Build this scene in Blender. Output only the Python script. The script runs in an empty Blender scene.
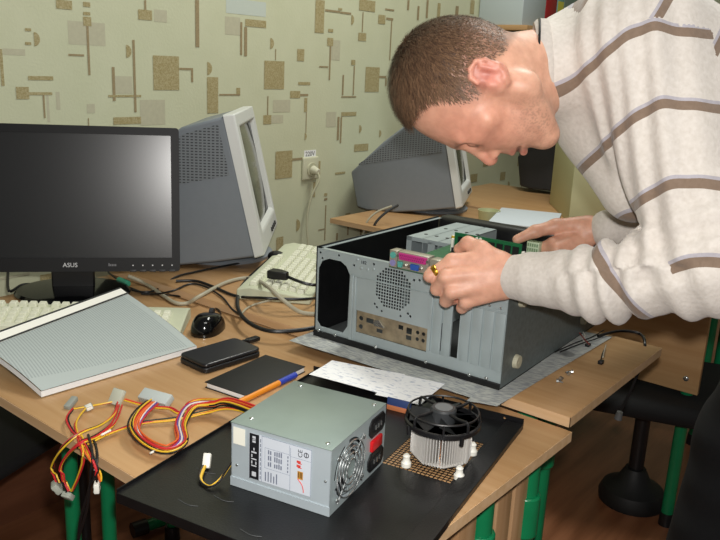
import bpy, bmesh, math, random
import numpy as np
from mathutils import Vector, Matrix, Euler
PI = math.pi
random.seed(7)
scene = bpy.context.scene
COL = scene.collection

# ------------------------------------------------------------------ camera, world, lights, exposure
# world axes: x runs along the desks (wall at x=-1.9), y runs along that wall, z=0 is the desk top, floor z=-0.74
FPX, PITCH, ROLL, CAMH, TURN = 772.0, 0.2592, 0.0462, 0.5204, math.radians(-38)
def _axes():
    t = np.array([math.cos(TURN), math.sin(TURN), 0]); n = np.array([-math.sin(TURN), math.cos(TURN), 0])
    Wm = np.stack([t, n, [0, 0, 1.0]])
    cp, sp, c, s = math.cos(PITCH), math.sin(PITCH), math.cos(ROLL), math.sin(ROLL)
    fw = np.array([0, cp, -sp]); up = np.array([0, sp, cp]); ri = np.array([1.0, 0, 0])
    return Wm @ (c*ri + s*up), Wm @ (-s*ri + c*up), Wm @ fw
RI, UP, FW = _axes()
CAMP = np.array([0, 0, CAMH])
def _ray(u, v): return FW + RI*(u-360)/FPX - UP*(v-270)/FPX
def px(u, v, d): return Vector(CAMP + d*_ray(u, v))            # the point at distance d seen at (u, v)
def on(u, v, z=0.0): d = _ray(u, v); return Vector(CAMP + d*((z-CAMH)/d[2]))
def onx(u, v, x): d = _ray(u, v); return Vector(CAMP + d*(x/d[0]))
def ony(u, v, y): d = _ray(u, v); return Vector(CAMP + d*(y/d[1]))

cam_data = bpy.data.cameras.new('camera'); cam = bpy.data.objects.new('camera', cam_data); COL.objects.link(cam)
cam_data.sensor_width = 36; cam_data.lens = 36*FPX/720; cam_data.clip_start = 0.02
cam.matrix_world = Matrix(((RI[0], UP[0], -FW[0], CAMP[0]), (RI[1], UP[1], -FW[1], CAMP[1]), (RI[2], UP[2], -FW[2], CAMP[2]), (0, 0, 0, 1)))
scene.camera = cam

world = bpy.data.worlds.new('room_light'); scene.world = world; world.use_nodes = True
bg = world.node_tree.nodes['Background']; bg.inputs[0].default_value = (0.98, 1.0, 0.95, 1); bg.inputs[1].default_value = 0.13

def lamp(name, kind, loc, energy, color=(1, 1, 1), size=0.1, target=None, size_y=None):
    L = bpy.data.lights.new(name, kind); L.energy = energy; L.color = color
    o = bpy.data.objects.new(name, L); COL.objects.link(o); o.location = loc
    if kind == 'AREA':
        L.size = size
        if size_y: L.shape = 'RECTANGLE'; L.size_y = size_y
    elif kind in ('POINT', 'SPOT'): L.shadow_soft_size = size
    if target is not None: o.rotation_euler = (Vector(target) - Vector(loc)).to_track_quat('-Z', 'Y').to_euler()
    return o
# the camera's flash sits a little above and right of the lens; two ceiling lamps light the room
fl = Vector(CAMP + UP*0.055 + RI*0.015 + FW*0.01)
flash = lamp('camera_flash', 'SPOT', fl, 48, (1.0, 0.97, 0.93), 0.016, fl + Vector(FW))
flash.data.spot_size = math.radians(95); flash.data.spot_blend = 0.6
lamp('ceiling_lamp_over_wall', 'AREA', (-0.9, 2.1, 2.2), 36, (1.0, 1.0, 0.92), 1.2, (-1.1, 1.8, 0), 0.4)
lamp('ceiling_lamp_over_aisle', 'AREA', (0.3, 0.3, 2.2), 12, (1.0, 0.98, 0.93), 1.2, (-0.5, 0.9, 0), 0.4)
vs = scene.view_settings
vs.view_transform = 'Standard'; vs.look = 'None'; vs.exposure = 0.0; vs.gamma = 1.0; vs.use_curve_mapping = False

# ------------------------------------------------------------------ helpers
def lin(h):
    h = h.lstrip('#'); c = [int(h[i:i+2], 16)/255 for i in (0, 2, 4)]
    return tuple(x/12.92 if x <= 0.04045 else ((x+0.055)/1.055)**2.4 for x in c) + (1.0,)
MATS = {}
def mat(name, hexc, rough=0.5, metal=0.0, noise=0.0, nscale=40.0, bump=0.0, bscale=200.0, spec=0.5, trans=0.0, hex2=None, stretch=None, coat=0.0):
    if name in MATS: return MATS[name]
    m = bpy.data.materials.new(name); m.use_nodes = True; nt = m.node_tree; N = nt.nodes; L = nt.links
    b = N['Principled BSDF']; c = lin(hexc)
    b.inputs['Base Color'].default_value = c; b.inputs['Roughness'].default_value = rough; b.inputs['Metallic'].default_value = metal
    b.inputs['Specular IOR Level'].default_value = spec; b.inputs['Transmission Weight'].default_value = trans; b.inputs['Coat Weight'].default_value = coat
    tc = N.new('ShaderNodeTexCoord'); out = tc.outputs['Object']
    if stretch:
        mp = N.new('ShaderNodeMapping'); mp.inputs['Scale'].default_value = stretch; L.new(out, mp.inputs[0]); out = mp.outputs[0]
    if noise > 0 or hex2:
        nz = N.new('ShaderNodeTexNoise'); nz.inputs['Scale'].default_value = nscale; nz.inputs['Detail'].default_value = 5; L.new(out, nz.inputs['Vector'])
        rp = N.new('ShaderNodeValToRGB'); L.new(nz.outputs['Fac'], rp.inputs[0])
        c2 = lin(hex2) if hex2 else tuple(x*(1-noise) for x in c[:3]) + (1,)
        rp.color_ramp.elements[0].position = 0.35; rp.color_ramp.elements[1].position = 0.65
        rp.color_ramp.elements[0].color = c2; rp.color_ramp.elements[1].color = c
        L.new(rp.outputs[0], b.inputs['Base Color'])
    if bump > 0:
        n2 = N.new('ShaderNodeTexNoise'); n2.inputs['Scale'].default_value = bscale; n2.inputs['Detail'].default_value = 3; L.new(tc.outputs['Object'], n2.inputs['Vector'])
        bp = N.new('ShaderNodeBump'); bp.inputs['Strength'].default_value = bump; bp.inputs['Distance'].default_value = 0.002
        L.new(n2.outputs['Fac'], bp.inputs['Height']); L.new(bp.outputs[0], b.inputs['Normal'])
    MATS[name] = m; return m

class MB:
    """collects shapes into one mesh; every shape may carry a material slot"""
    def __init__(s): s.v = []; s.f = []; s.mi = []; s.slot = 0
    def add(s, verts, faces, M=None):
        o = len(s.v)
        for p in verts:
            p = Vector(p); s.v.append(M @ p if M is not None else p)
        for f in faces: s.f.append(tuple(i+o for i in f)); s.mi.append(s.slot)
        return s
    def box(s, lo, hi, M=None):
        x0, y0, z0 = lo; x1, y1, z1 = hi
        return s.add([(x0,y0,z0),(x1,y0,z0),(x1,y1,z0),(x0,y1,z0),(x0,y0,z1),(x1,y0,z1),(x1,y1,z1),(x0,y1,z1)],
              [(0,3,2,1),(4,5,6,7),(0,1,5,4),(1,2,6,5),(2,3,7,6),(3,0,4,7)], M)
    def bevbox(s, lo, hi, b=0.003, M=None, seg=2):
        bm = bmesh.new(); bmesh.ops.create_cube(bm, size=1.0)
        for v in bm.verts: v.co = Vector([(lo[i]+hi[i])/2 + v.co[i]*(hi[i]-lo[i]) for i in range(3)])
        bmesh.ops.bevel(bm, geom=bm.edges[:], offset=b, segments=seg, profile=0.5, affect='EDGES')
        bm.verts.index_update(); vs_ = [v.co.copy() for v in bm.verts]; fs = [tuple(v.index for v in f.verts) for f in bm.faces]; bm.free()
        return s.add(vs_, fs, M)
    def prism(s, poly, z0, z1, M=None):
        n = len(poly); vs_ = [(p[0], p[1], z0) for p in poly] + [(p[0], p[1], z1) for p in poly]
        return s.add(vs_, [tuple(range(n-1, -1, -1)), tuple(range(n, 2*n))] + [(i, (i+1) % n, n+(i+1) % n, n+i) for i in range(n)], M)
    def cyl(s, p0, p1, r0, r1=None, n=16, M=None):
        p0, p1 = Vector(p0), Vector(p1); r1 = r0 if r1 is None else r1
        q = (p1-p0).to_track_quat('Z', 'Y')
        a = [p0 + q @ Vector((r0*math.cos(2*PI*i/n), r0*math.sin(2*PI*i/n), 0)) for i in range(n)]
        b = [p1 + q @ Vector((r1*math.cos(2*PI*i/n), r1*math.sin(2*PI*i/n), 0)) for i in range(n)]
        return s.add(a+b, [tuple(range(n-1, -1, -1)), tuple(range(n, 2*n))] + [(i, (i+1) % n, n+(i+1) % n, n+i) for i in range(n)], M)
    def lathe(s, prof, n=32, M=None):
        vs_ = []; fs = []; k = len(prof)
        for r, z in prof:
            for i in range(n): vs_.append((r*math.cos(2*PI*i/n), r*math.sin(2*PI*i/n), z))
        for j in range(k-1):
            for i in range(n): fs.append((j*n+i, j*n+(i+1) % n, (j+1)*n+(i+1) % n, (j+1)*n+i))
        fs.append(tuple(range(n-1, -1, -1))); fs.append(tuple(range((k-1)*n, k*n)))
        return s.add(vs_, fs, M)
    def ring(s, R, r, z=0, n=48, m=8, M=None, sz=1.0):
        vs_ = []; fs = []
        for i in range(n):
            a = 2*PI*i/n
            for j in range(m):
                b = 2*PI*j/m; q = R + r*math.cos(b); vs_.append((q*math.cos(a), q*math.sin(a), z + r*sz*math.sin(b)))
        for i in range(n):
            for j in range(m): fs.append((i*m+j, ((i+1) % n)*m+j, ((i+1) % n)*m+(j+1) % m, i*m+(j+1) % m))
        return s.add(vs_, fs, M)
    def tube(s, pts, r, n=8, smooth=True, k=6):
        P = [Vector(p) for p in pts]
        if smooth and len(P) > 2: P = spline(P, k)
        vs_ = []; fs = []; prev = None
        for i, p in enumerate(P):
            t = (P[min(i+1, len(P)-1)] - P[max(i-1, 0)]).normalized()
            if prev is None:
                a = Vector((0, 0, 1)) if abs(t.z) < 0.9 else Vector((1, 0, 0)); u = t.cross(a).normalized()
            else: u = (prev - t*prev.dot(t)).normalized()
            prev = u; w = t.cross(u); rr = r(i/(len(P)-1)) if callable(r) else r
            for j in range(n): vs_.append(p + u*rr*math.cos(2*PI*j/n) + w*rr*math.sin(2*PI*j/n))
        for i in range(len(P)-1):
            for j in range(n): fs.append((i*n+j, i*n+(j+1) % n, (i+1)*n+(j+1) % n, (i+1)*n+j))
        fs.append(tuple(range(n-1, -1, -1))); fs.append(tuple(range((len(P)-1)*n, len(P)*n)))
        return s.add(vs_, fs)
    def sphere(s, c, r, n=16, m=10, M=None):
        r = (r, r, r) if not hasattr(r, '__len__') else r; vs_ = [(c[0], c[1], c[2]+r[2])]; fs = []
        for j in range(1, m):
            for i in range(n):
                a, b = PI*j/m, 2*PI*i/n; vs_.append((c[0]+r[0]*math.sin(a)*math.cos(b), c[1]+r[1]*math.sin(a)*math.sin(b), c[2]+r[2]*math.cos(a)))
        vs_.append((c[0], c[1], c[2]-r[2])); e = len(vs_)-1
        for i in range(n):
            fs.append((0, 1+i, 1+(i+1) % n)); fs.append((e, 1+(m-2)*n+(i+1) % n, 1+(m-2)*n+i))
            for j in range(m-2): fs.append((1+j*n+i, 1+(j+1)*n+i, 1+(j+1)*n+(i+1) % n, 1+j*n+(i+1) % n))
        return s.add(vs_, fs, M)
    def build(s, name, mats, parent=None, bevel=0.0, sharp=35, loc=None, rot=None):
        me = bpy.data.meshes.new(name); me.from_pydata(s.v, [], s.f)
        mats = mats if isinstance(mats, (list, tuple)) else [mats]
        for m in mats: me.materials.append(m)
        me.polygons.foreach_set('material_index', s.mi); me.update()
        bm = bmesh.new(); bm.from_mesh(me); bmesh.ops.recalc_face_normals(bm, faces=bm.faces[:]); bm.to_mesh(me); bm.free()
        me.shade_smooth(); me.set_sharp_from_angle(angle=math.radians(sharp))
        o = bpy.data.objects.new(name, me); COL.objects.link(o)
        if parent is not None: o.parent = parent
        if loc is not None: o.location = loc
        if rot is not None: o.rotation_euler = rot
        if bevel > 0:
            b = o.modifiers.new('bevel', 'BEVEL'); b.width = bevel; b.segments = 2; b.limit_method = 'ANGLE'; b.angle_limit = math.radians(50); b.harden_normals = False
        return o
def spline(P, k=6):
    out = []
    for i in range(len(P)-1):
        p0, p1, p2, p3 = P[max(i-1, 0)], P[i], P[i+1], P[min(i+2, len(P)-1)]
        for j in range(k):
            t = j/k; out.append(0.5*((2*p1) + (p2-p0)*t + (2*p0-5*p1+4*p2-p3)*t*t + (3*p1-p0-3*p2+p3)*t**3))
    out.append(P[-1]); return out
def plate(name, outer, holes, th, m, parent=None, M=None):
    """flat sheet with real holes, cut through by filling a 2D curve"""
    cu = bpy.data.curves.new(name, 'CURVE'); cu.dimensions = '2D'; cu.fill_mode = 'BOTH'; cu.extrude = th/2
    for poly in [outer] + list(holes):
        sp = cu.splines.new('POLY'); sp.points.add(len(poly)-1); sp.use_cyclic_u = True
        for q, p in zip(sp.points, poly): q.co = (p[0], p[1], 0, 1)
    tmp = bpy.data.objects.new('tmp', cu); COL.objects.link(tmp)
    me = bpy.data.meshes.new_from_object(tmp.evaluated_get(bpy.context.evaluated_depsgraph_get()))
    bpy.data.objects.remove(tmp); bpy.data.curves.remove(cu)
    if M is not None: me.transform(M)
    me.materials.clear(); me.materials.append(m); me.name = name
    o = bpy.data.objects.new(name, me); COL.objects.link(o)
    if parent is not None: o.parent = parent
    return o
def text(name, s, size, m, parent=None, M=None, th=0.0003, align='CENTER'):
    cu = bpy.data.curves.new(name, 'FONT'); cu.body = s; cu.size = size; cu.extrude = th; cu.align_x = align; cu.align_y = 'CENTER'; cu.resolution_u = 3
    tmp = bpy.data.objects.new('tmp', cu); COL.objects.link(tmp)
    me = bpy.data.meshes.new_from_object(tmp.evaluated_get(bpy.context.evaluated_depsgraph_get()))
    bpy.data.objects.remove(tmp); bpy.data.curves.remove(cu)
    if M is not None: me.transform(M)
    me.materials.clear(); me.materials.append(m)
    o = bpy.data.objects.new(name, me); COL.objects.link(o)
    if parent is not None: o.parent = parent
    return o
def thing(name, label, cat, loc=(0, 0, 0), rz=0.0, group=None, rot=None):
    o = bpy.data.objects.new(name, None); COL.objects.link(o); o.empty_display_size = 0.05
    o.location = loc; o.rotation_euler = rot if rot else (0, 0, rz)
    return tag(o, label, cat, group)
def tag(o, label, cat, group=None, kind=None):
    o['label'] = label; o['category'] = cat
    if group: o['group'] = group
    if kind: o['kind'] = kind
    return o
def struct(o): o['kind'] = 'structure'; return o
def circ(cx, cy, r, n=24, r2=None): return [(cx+r*math.cos(2*PI*i/n), cy+(r2 or r)*math.sin(2*PI*i/n)) for i in range(n)]
def rect(x0, y0, x1, y1): return [(x0, y0), (x1, y0), (x1, y1), (x0, y1)]
def rrect(x0, y0, x1, y1, r, k=5):
    out = []
    for cx, cy, a0 in ((x1-r, y0+r, -PI/2), (x1-r, y1-r, 0), (x0+r, y1-r, PI/2), (x0+r, y0+r, PI)):
        for i in range(k+1): a = a0 + PI/2*i/k; out.append((cx+r*math.cos(a), cy+r*math.sin(a)))
    return out
def frame(loc, xdir, ydir):
    x = Vector(xdir).normalized(); y = Vector(ydir); y = (y - x*y.dot(x)).normalized(); z = x.cross(y)
    return Matrix(((x.x, y.x, z.x, loc[0]), (x.y, y.y, z.y, loc[1]), (x.z, y.z, z.z, loc[2]), (0, 0, 0, 1)))
def copies(src, name=None):
    c = src.copy(); COL.objects.link(c)
    for ch in src.children:
        d = ch.copy(); COL.objects.link(d); d.parent = c
        for g in ch.children: e = g.copy(); COL.objects.link(e); e.parent = d
    return c

# ------------------------------------------------------------------ materials
def wood_mat(name, h1, h2, stretch, rough=0.38):
    return mat(name, h1, rough, 0, 0, 3.0, 0.0, hex2=h2, stretch=stretch)
WOOD = wood_mat('beech_laminate', '#BB956A', '#B0885C', (1.2, 22, 22)); EDGE = wood_mat('beech_edge', '#D2B08A', '#C6A278', (1.5, 22, 22), 0.45)
WOODB = wood_mat('beech_board', '#B08C68', '#9C7752', (22, 22, 1.2))
GREEN = mat('green_steel', '#0F7A4C', 0.3, 0, 0.1, 30)
BLACK = mat('black_plastic', '#141416', 0.42); BLACKG = mat('glossy_black_plastic', '#08080a', 0.12); BLACKP = mat('black_painted_steel', '#0f0f11', 0.4, 0, 0.35, 60, 0.15, 400)
DKGREY = mat('dark_grey_plastic', '#2b2c2e', 0.5)
STEEL = mat('galvanised_steel', '#A9B5B7', 0.42, 0.25, 0.07, 25); STEELD = mat('dark_steel', '#6C7575', 0.45, 0.2, 0.22, 120)
PSUST = mat('psu_steel', '#98A8A2', 0.4, 0.3, 0.06, 30); CHROME = mat('chrome_wire', '#C8CCCC', 0.2, 0.9); ALU = mat('aluminium_fins', '#D9D6D1', 0.38, 0.35)
WHITEP = mat('white_nylon', '#E8E6DC', 0.45); CREAM = mat('cream_plastic', '#C9CDB2', 0.5, 0, 0.05); KEYM = mat('keycap_plastic', '#DCDDC8', 0.5)
PAPER = mat('white_paper', '#E9EAEA', 0.8); SILV = mat('silver_plastic', '#CFD1CD', 0.42); GREYP = mat('grey_monitor_shell', '#7E858C', 0.5, 0, 0.03, 60)
RUBW = mat('off_white_rubber', '#B7B39C', 0.6); INK = mat('printing_ink', '#33353c', 0.7); GREYC = mat('grey_cable', '#A9A48F', 0.5)
# ------------------------------------------------------------------ the room
def wall_material():
    m = bpy.data.materials.new('embossed_wallpaper'); m.use_nodes = True; nt = m.node_tree; N = nt.nodes; L = nt.links; b = N['Principled BSDF']
    tc = N.new('ShaderNodeTexCoord'); nz = N.new('ShaderNodeTexNoise'); nz.inputs['Scale'].default_value = 9; nz.inputs['Detail'].default_value = 6
    rp = N.new('ShaderNodeValToRGB'); rp.color_ramp.elements[0].color = lin('#C3C6A6'); rp.color_ramp.elements[1].color = lin('#CFD1B4')
    L.new(tc.outputs['Object'], nz.inputs['Vector']); L.new(nz.outputs['Fac'], rp.inputs[0]); L.new(rp.outputs[0], b.inputs['Base Color'])
    b.inputs['Roughness'].default_value = 0.75
    n2 = N.new('ShaderNodeTexNoise'); n2.inputs['Scale'].default_value = 130; bp = N.new('ShaderNodeBump'); bp.inputs['Strength'].default_value = 0.25; bp.inputs['Distance'].default_value = 0.002
    L.new(tc.outputs['Object'], n2.inputs['Vector']); L.new(n2.outputs['Fac'], bp.inputs['Height']); L.new(bp.outputs[0], b.inputs['Normal'])
    return m
WX = -1.9
def print_mat(name, h1, h2): return mat(name, h1, 0.7, 0, 0, 260, 0, hex2=h2)
MOT = "1128,625,1173,647,B;1205,636,1226,648,B;1204,615,1225,623,B;1203,588,1227,611,B;1211,462,1218,588,D;1158,539,1268,598,L;1155,510,1201,515,D;1063,530,1079,564,B;1041,565,1057,572,B;1039,532,1055,539,B;971,432,979,519,B;981,506,1038,521,L;1041,447,1109,457,B;1007,400,1041,430,B;1041,410,1104,417,B;1077,352,1082,410,D;1087,341,1094,410,L;1114,372,1125,418,L;1284,394,1293,485,D;1270,404,1378,410,B;1353,362,1361,560,D;1332,511,1355,546,B;1284,413,1349,461,L;1283,329,1375,349,B;1204,325,1207,349,D;1421,424,1514,521,B;1515,483,1567,489,D;1559,448,1567,483,D;1375,616,1422,643,B;1396,643,1403,669,D;1429,614,1474,647,L;1577,551,1592,686,D;1695,594,1758,648,L;1622,470,1642,509,B;1621,354,1666,464,B;1670,408,1759,413,D;1742,413,1759,432,B;1373,324,1461,396,L;1203,362,1227,386,L;1699,658,1871,703,W;1758,535,1767,635,D;1779,624,1872,646,B;1775,532,1788,621,D;1892,559,1915,594,B;1916,524,1920,560,D;2023,525,2059,565,B;1866,429,1961,521,B;2032,444,2094,454,B;1992,399,2043,423,B;2043,406,2085,413,D;2065,350,2081,399,B;2076,276,2080,350,D;2072,251,2083,276,B;1864,313,1902,343,B;1902,315,1960,342,L;1882,343,1887,406,D;2110,624,2158,734,B;2162,699,2244,706,D;2233,709,2255,716,B;2245,698,2307,705,D;2309,663,2326,698,B;2182,630,2209,641,B;2178,582,2211,610,B;2193,463,2201,582,D;2202,534,2252,604,L;2139,506,2188,511,D;2319,519,2343,538,B;2335,409,2342,516,D;2271,409,2280,482,D;2268,400,2357,405,D;2272,331,2362,346,B;2269,231,2278,328,D;2251,243,2263,329,D;2187,293,2244,348,L;2352,718,2449,757,B;2354,609,2402,638,B;2374,641,2380,713,D;2408,421,2497,515,B;2496,475,2542,483,D;2537,444,2546,475,D;2472,678,2517,711,B;2523,696,2569,704,D;2556,545,2563,697,D;2513,731,2572,737,D;2384,264,2403,295,B;2358,193,2447,221,B;1925,122,2010,218,B;2010,181,2067,189,D;2515,243,2535,271,B;2658,743,2672,781,D;2731,710,2745,764,D;2794,722,2809,793,D;2878,720,2901,788,B;1910,352,1994,393,L;2249,112,2309,120,B;2189,35,2207,46,B;2190,19,2208,27,D;2198,-137,2204,0,D;2320,-63,2351,-47,B;2335,-137,2345,-67,D;2419,-149,2429,-82,D;2039,-80,2060,-35,B;2161,-94,2196,-90,D;1936,-137,1972,-89,B;2269,-148,2279,-119,D;2126,38,2137,94,B;3265,-8,3332,32,B;3379,63,3429,93,B;3372,-139,3444,-98,B;3142,765,3177,824,B;3021,722,3046,788,D;3567,-23,3621,19,B;2151,114,2162,170,B;931,-55,1011,-49,L;1039,-82,1073,-62,B"
w = MB(); w.box((WX-0.1, -2.0, -0.74), (WX, 4.6, 2.2))
mats = [wall_material(), print_mat('gold_print', '#97895A', '#B5AA84'), mat('brown_line_print', '#A08F6C', 0.7, 0, 0.2, 200), mat('faint_rose_print', '#BFBCA2', 0.7, 0, 0.06, 80), mat('faint_blue_print', '#C3CCC2', 0.7)]
cells = []
for s_ in MOT.split(';'):
    y0, z0, y1, z1, k = s_.split(','); cells.append((int(y0)/1000, int(z0)/1000, int(y1)/1000, int(z1)/1000, 'BDLW'.index(k)+1))
for dy, dz in ((0, 0), (0, 0.64), (1.62, 0.0), (-1.62, 0.0), (-1.62, 0.64), (1.62, 0.64)):
    for j, (y0, z0, y1, z1, k) in enumerate(cells):
        if (dy, dz) != (0, 0) and (z0 < 0.1 and dz > 0): continue
        if dy > 0 and (y0+dy < 2.95): continue
        if dy < 0 and y1+dy > 0.86: continue
        w.slot = k; x = WX + 0.0003 + 0.000006*j + (0.0007 if k < 3 else 0)
        if k == 1 and y1-y0 < .032 and 1.3 < (z1-z0)/(y1-y0) < 2.6:
            zc, rr = (z0+z1)/2, (z1-z0)/2; pts = [(x, y0+dy+min(y1-y0, rr)*math.cos(a*PI/12), zc+dz+rr*math.sin(a*PI/12)) for a in range(-6, 7)]
            w.add(pts, [tuple(range(13))]); continue
        w.add([(x, y0+dy, z0+dz), (x, y1+dy, z0+dz), (x, y1+dy, z1+dz), (x, y0+dy, z1+dz)], [(0, 1, 2, 3)])
struct(w.build('wall_left', mats, sharp=20))
struct(MB().box((-2.0, 4.5, -0.74), (3.2, 4.6, 2.2)).build('wall_back', mat('painted_wall', '#A7AE93', 0.8, 0, 0.05, 5)))
FLOORM = wood_mat('floor_laminate', '#8A5A3E', '#70452c', (10, 1.0, 1), 0.35)
struct(MB().box((-2.0, -2.0, -0.80), (3.2, 4.6, -0.74)).build('floor', FLOORM))
struct(MB().box((WX, -2.0, -0.74), (WX+0.015, 4.5, -0.30)).build('baseboard_left', wood_mat('brown_wall_boarding', '#7E5038', '#6A412C', (10, 1.0, 10), 0.45)))

# ------------------------------------------------------------------ desks
def desk(label, x0, x1, y0, y1, top, posts, yaw=0.0, panel=None, boards=()):
    t = thing('school_desk', label, 'desk', (x1, y0, -0.74), yaw, 'beech and green steel school desks')
    def P(x, y, z): return (x-x1, y-y0, z+0.74)
    tb = MB(); tb.bevbox(P(x0, y0, top-0.018), P(x1, y1, top), 0.0015); tb.build('tabletop', WOOD, t)
    e = MB(); e.box(P(x0-.0006, y0-.0006, top-0.017), P(x1+.0006, y0+.0004, top-0.001)); e.box(P(x1-.0004, y0-.0006, top-0.017), P(x1+.0006, y1+.0006, top-0.001)); e.build('edge_band', EDGE, t)
    for (x, y) in posts:
        lg = MB(); rl = 0.017 if x > x1-.2 else 0.0125; lg.cyl(P(x, y, -0.735), P(x, y, top-0.018), rl, n=20); L_ = lg.build('leg', GREEN, t)
        if rl > .015: MB().cyl(P(x, y, top-0.17), P(x, y, top-0.10), 0.022, n=20).build('sleeve', GREEN, L_, bevel=0.003)
        MB().cyl(P(x, y, -0.74), P(x, y, -0.70), 0.021, 0.019, n=20).build('foot_cap', BLACK, L_)
    ys = sorted(set(y for x, y in posts))
    for x in sorted(set(x for x, y in posts)):
        yy = [y for a, y in posts if a == x]
        if len(yy) > 1: MB().cyl(P(x, min(yy), top-0.04), P(x, max(yy), top-0.04), 0.014, n=14).build('crossbar', GREEN, t)
    for (a, b) in boards:
        MB().bevbox(P(*a), P(*b), 0.001).build('end_board', WOODB, t)
    if panel:
        pn = MB(); pn.bevbox(P(*panel[0]), P(*panel[1]), 0.001); p_ = pn.build('modesty_panel', WOOD, t)
        for xx in (panel[0][0]+0.05, panel[1][0]-0.035):
            MB().sphere(P(xx, panel[0][1]-0.001, panel[0][2]+0.04), (0.008, 0.004, 0.008)).build('screw', CHROME, p_)
    return t
desk('nearest beech desk, carrying the black monitor, open manual and grey power supply', -1.6, -0.405, 0.52, 1.047, 0.0,
     [(-0.445, 1.00), (-0.445, 0.862), (-1.08, 0.612), (-1.08, 0.680)], math.radians(-0.8), ((-1.35, 0.90, -0.42), (-0.47, 0.916, -0.06)),
     [((-0.455, 0.893, -0.74), (-0.437, 0.935, -0.03)), ((-0.455, 0.945, -0.74), (-0.437, 0.985, -0.03)), ((-0.455, 0.79, -0.74), (-0.437, 0.835, -0.03))])
desk('beech desk behind the nearest one, under the open computer case', -1.6, -0.405, 1.054, 1.478, 0.018,
     [(-0.50, 1.11), (-0.50, 1.19), (-1.5, 1.15), (-1.5, 1.5)])
d2 = bpy.data.objects['school_desk.001']; o2 = Vector(d2.location); fa, fb = on(143, 527, -.715)-o2, on(205, 506, -.715)-o2
fo = MB().cyl(fa, fb, .016, n=16).build('foot_bar', GREEN, d2); MB().cyl(fa-(fb-fa).normalized()*.03, fa+(fb-fa).normalized()*.01, .021, n=16).build('foot_cap', BLACK, fo)
desk('beech desk beyond the aisle, its wide front board seen under the man\'s arm', -1.72, -0.43, 2.02, 2.62, 0.0,
     [(-0.505, 2.155), (-0.505, 2.5), (-1.6, 2.15), (-1.6, 2.5)], 0, ((-1.6, 2.12, -0.31), (-0.47, 2.136, -0.02)))
desk('beech desk in the far corner, under the shadow-darkened monitor and beige tower', -1.8, -0.5, 2.66, 3.3, 0.0,
     [(-0.6, 2.75), (-0.6, 3.2), (-1.7, 2.75), (-1.7, 3.2)])

# ------------------------------------------------------------------ chair, dark filler block and bag under the desks
t = thing('office_chair', 'black office chair pushed against the desk beyond the aisle', 'chair', (-0.63, 2.22, -0.74), 0.3)
MB().bevbox((-0.23, -0.22, 0.355), (0.23, 0.22, 0.415), 0.025, seg=3).build('seat', mat('black_upholstery', '#0d0d0f', 0.85, 0, 0.3, 200), t)
MB().cyl((0, 0, 0.1), (0, 0, 0.36), 0.022).build('gas_post', BLACK, t)
MB().lathe([(0.098, 0), (0.100, 0.02), (0.09, 0.045), (0.05, 0.07), (0.03, 0.11)], 36).build('base', mat('dark_rubber', '#0c0c0d', 0.6), t)
A_ = on(0, 478, -0.3); B_ = on(60, 440, -0.3); dr = (B_-A_).normalized(); 
t = thing('filler', 'black block added to fill the dark area under the left side of the nearest desk', 'filler', (A_.x-0.28, A_.y-0.0, -0.74), math.atan2(dr.y, dr.x))  # black block added and sized to fill the dark area below the desk
MB().bevbox((-0.14, 0.01, 0.425), (0.24, 0.39, 0.452), 0.012, seg=3).build('seat', MATS['black_upholstery'], t, loc=(0.0, -0.27, 0))
for (x, y) in ((-.1, -.22), (.2, -.22), (-.1, .08), (.2, .08)):
    MB().cyl((x, y, 0), (x, y, 0.425), 0.013).build('leg', BLACK, t)
# ------------------------------------------------------------------ monitors
t = thing('lcd_monitor', 'wide black flat monitor with a dark screen, standing at the left of the nearest desk', 'monitor', (-1.502, 0.894, 0), math.radians(-40.5)+PI/2)
# local: x to the viewer's right, -y to the viewer, z up
SW, SH, Z0 = 0.466, 0.316, 0.055
bz = MB(); bo = rrect(-SW/2, Z0, SW/2, Z0+SH, 0.006, 3); inn = rect(-SW/2+.017, Z0+.030, SW/2-.017, Z0+SH-.017)
XZ = Matrix.Rotation(PI/2, 4, 'X')   # (x, y) -> (x, 0, y)
fr = plate('bezel', bo, [inn[::-1]], 0.016, mat('monitor_bezel', '#131315', 0.5, spec=.3), t, XZ)
bv = fr.modifiers.new('bevel', 'BEVEL'); bv.width = 0.0015; bv.limit_method = 'ANGLE'
scm = mat('matte_screen', '#09090b', 0.27, spec=1.0)
MB().box((-SW/2+.015, -0.003, Z0+.028), (SW/2-.015, 0.004, Z0+SH-.015)).build('screen', scm, t)
bk = MB(); bk.bevbox((-SW/2+.004, 0.006, Z0+.004), (SW/2-.004, 0.03, Z0+SH-.004), 0.01); bk.bevbox((-.15, .028, Z0+.05), (.15, .05, Z0+SH-.05), 0.012); bk.build('back_shell', BLACK, t)
lw = mat('white_logo_paint', '#D6D8DA', 0.5)
text('maker_logo', 'ASUS', 0.0135, lw, t, frame((0.0, -0.0088, Z0+.0145), (1, 0, 0), (0.25, 0, 1)))
gm = MB()
for i in range(5): gm.box((0.080+i*.0035, -0.0085, Z0+.012), (0.0822+i*.0035, -0.0078, Z0+.0165+(.002 if i == 0 else 0)))
gm.build('model_mark', mat('grey_mark', '#77787c', 0.5), t)
for i, c in enumerate('^<M>o'):
    b_ = MB().bevbox((0.125+i*.021, -0.0095, Z0-.001), (0.139+i*.021, -0.002, Z0+.004), 0.0008).build('button', DKGREY, t)
    MB().cyl((0.132+i*.021, -0.008, Z0+.0135), (0.132+i*.021, -0.0085, Z0+.0135), 0.0016, n=8).build('button_mark', lw, b_)
nk = MB(); nk.prism([(-.046, .018), (.046, .018), (.042, .055), (-.042, .055)], 0.012, Z0+.03); nk.build('neck', BLACK, t, bevel=.004)
MB().lathe([(0.122, 0), (0.124, .004), (0.118, .010), (.06, .016)], 48, Matrix.Translation((0, .02, 0)) @ Matrix.Diagonal((1, .8, 1, 1))).build('base', BLACKG, t)

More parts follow.
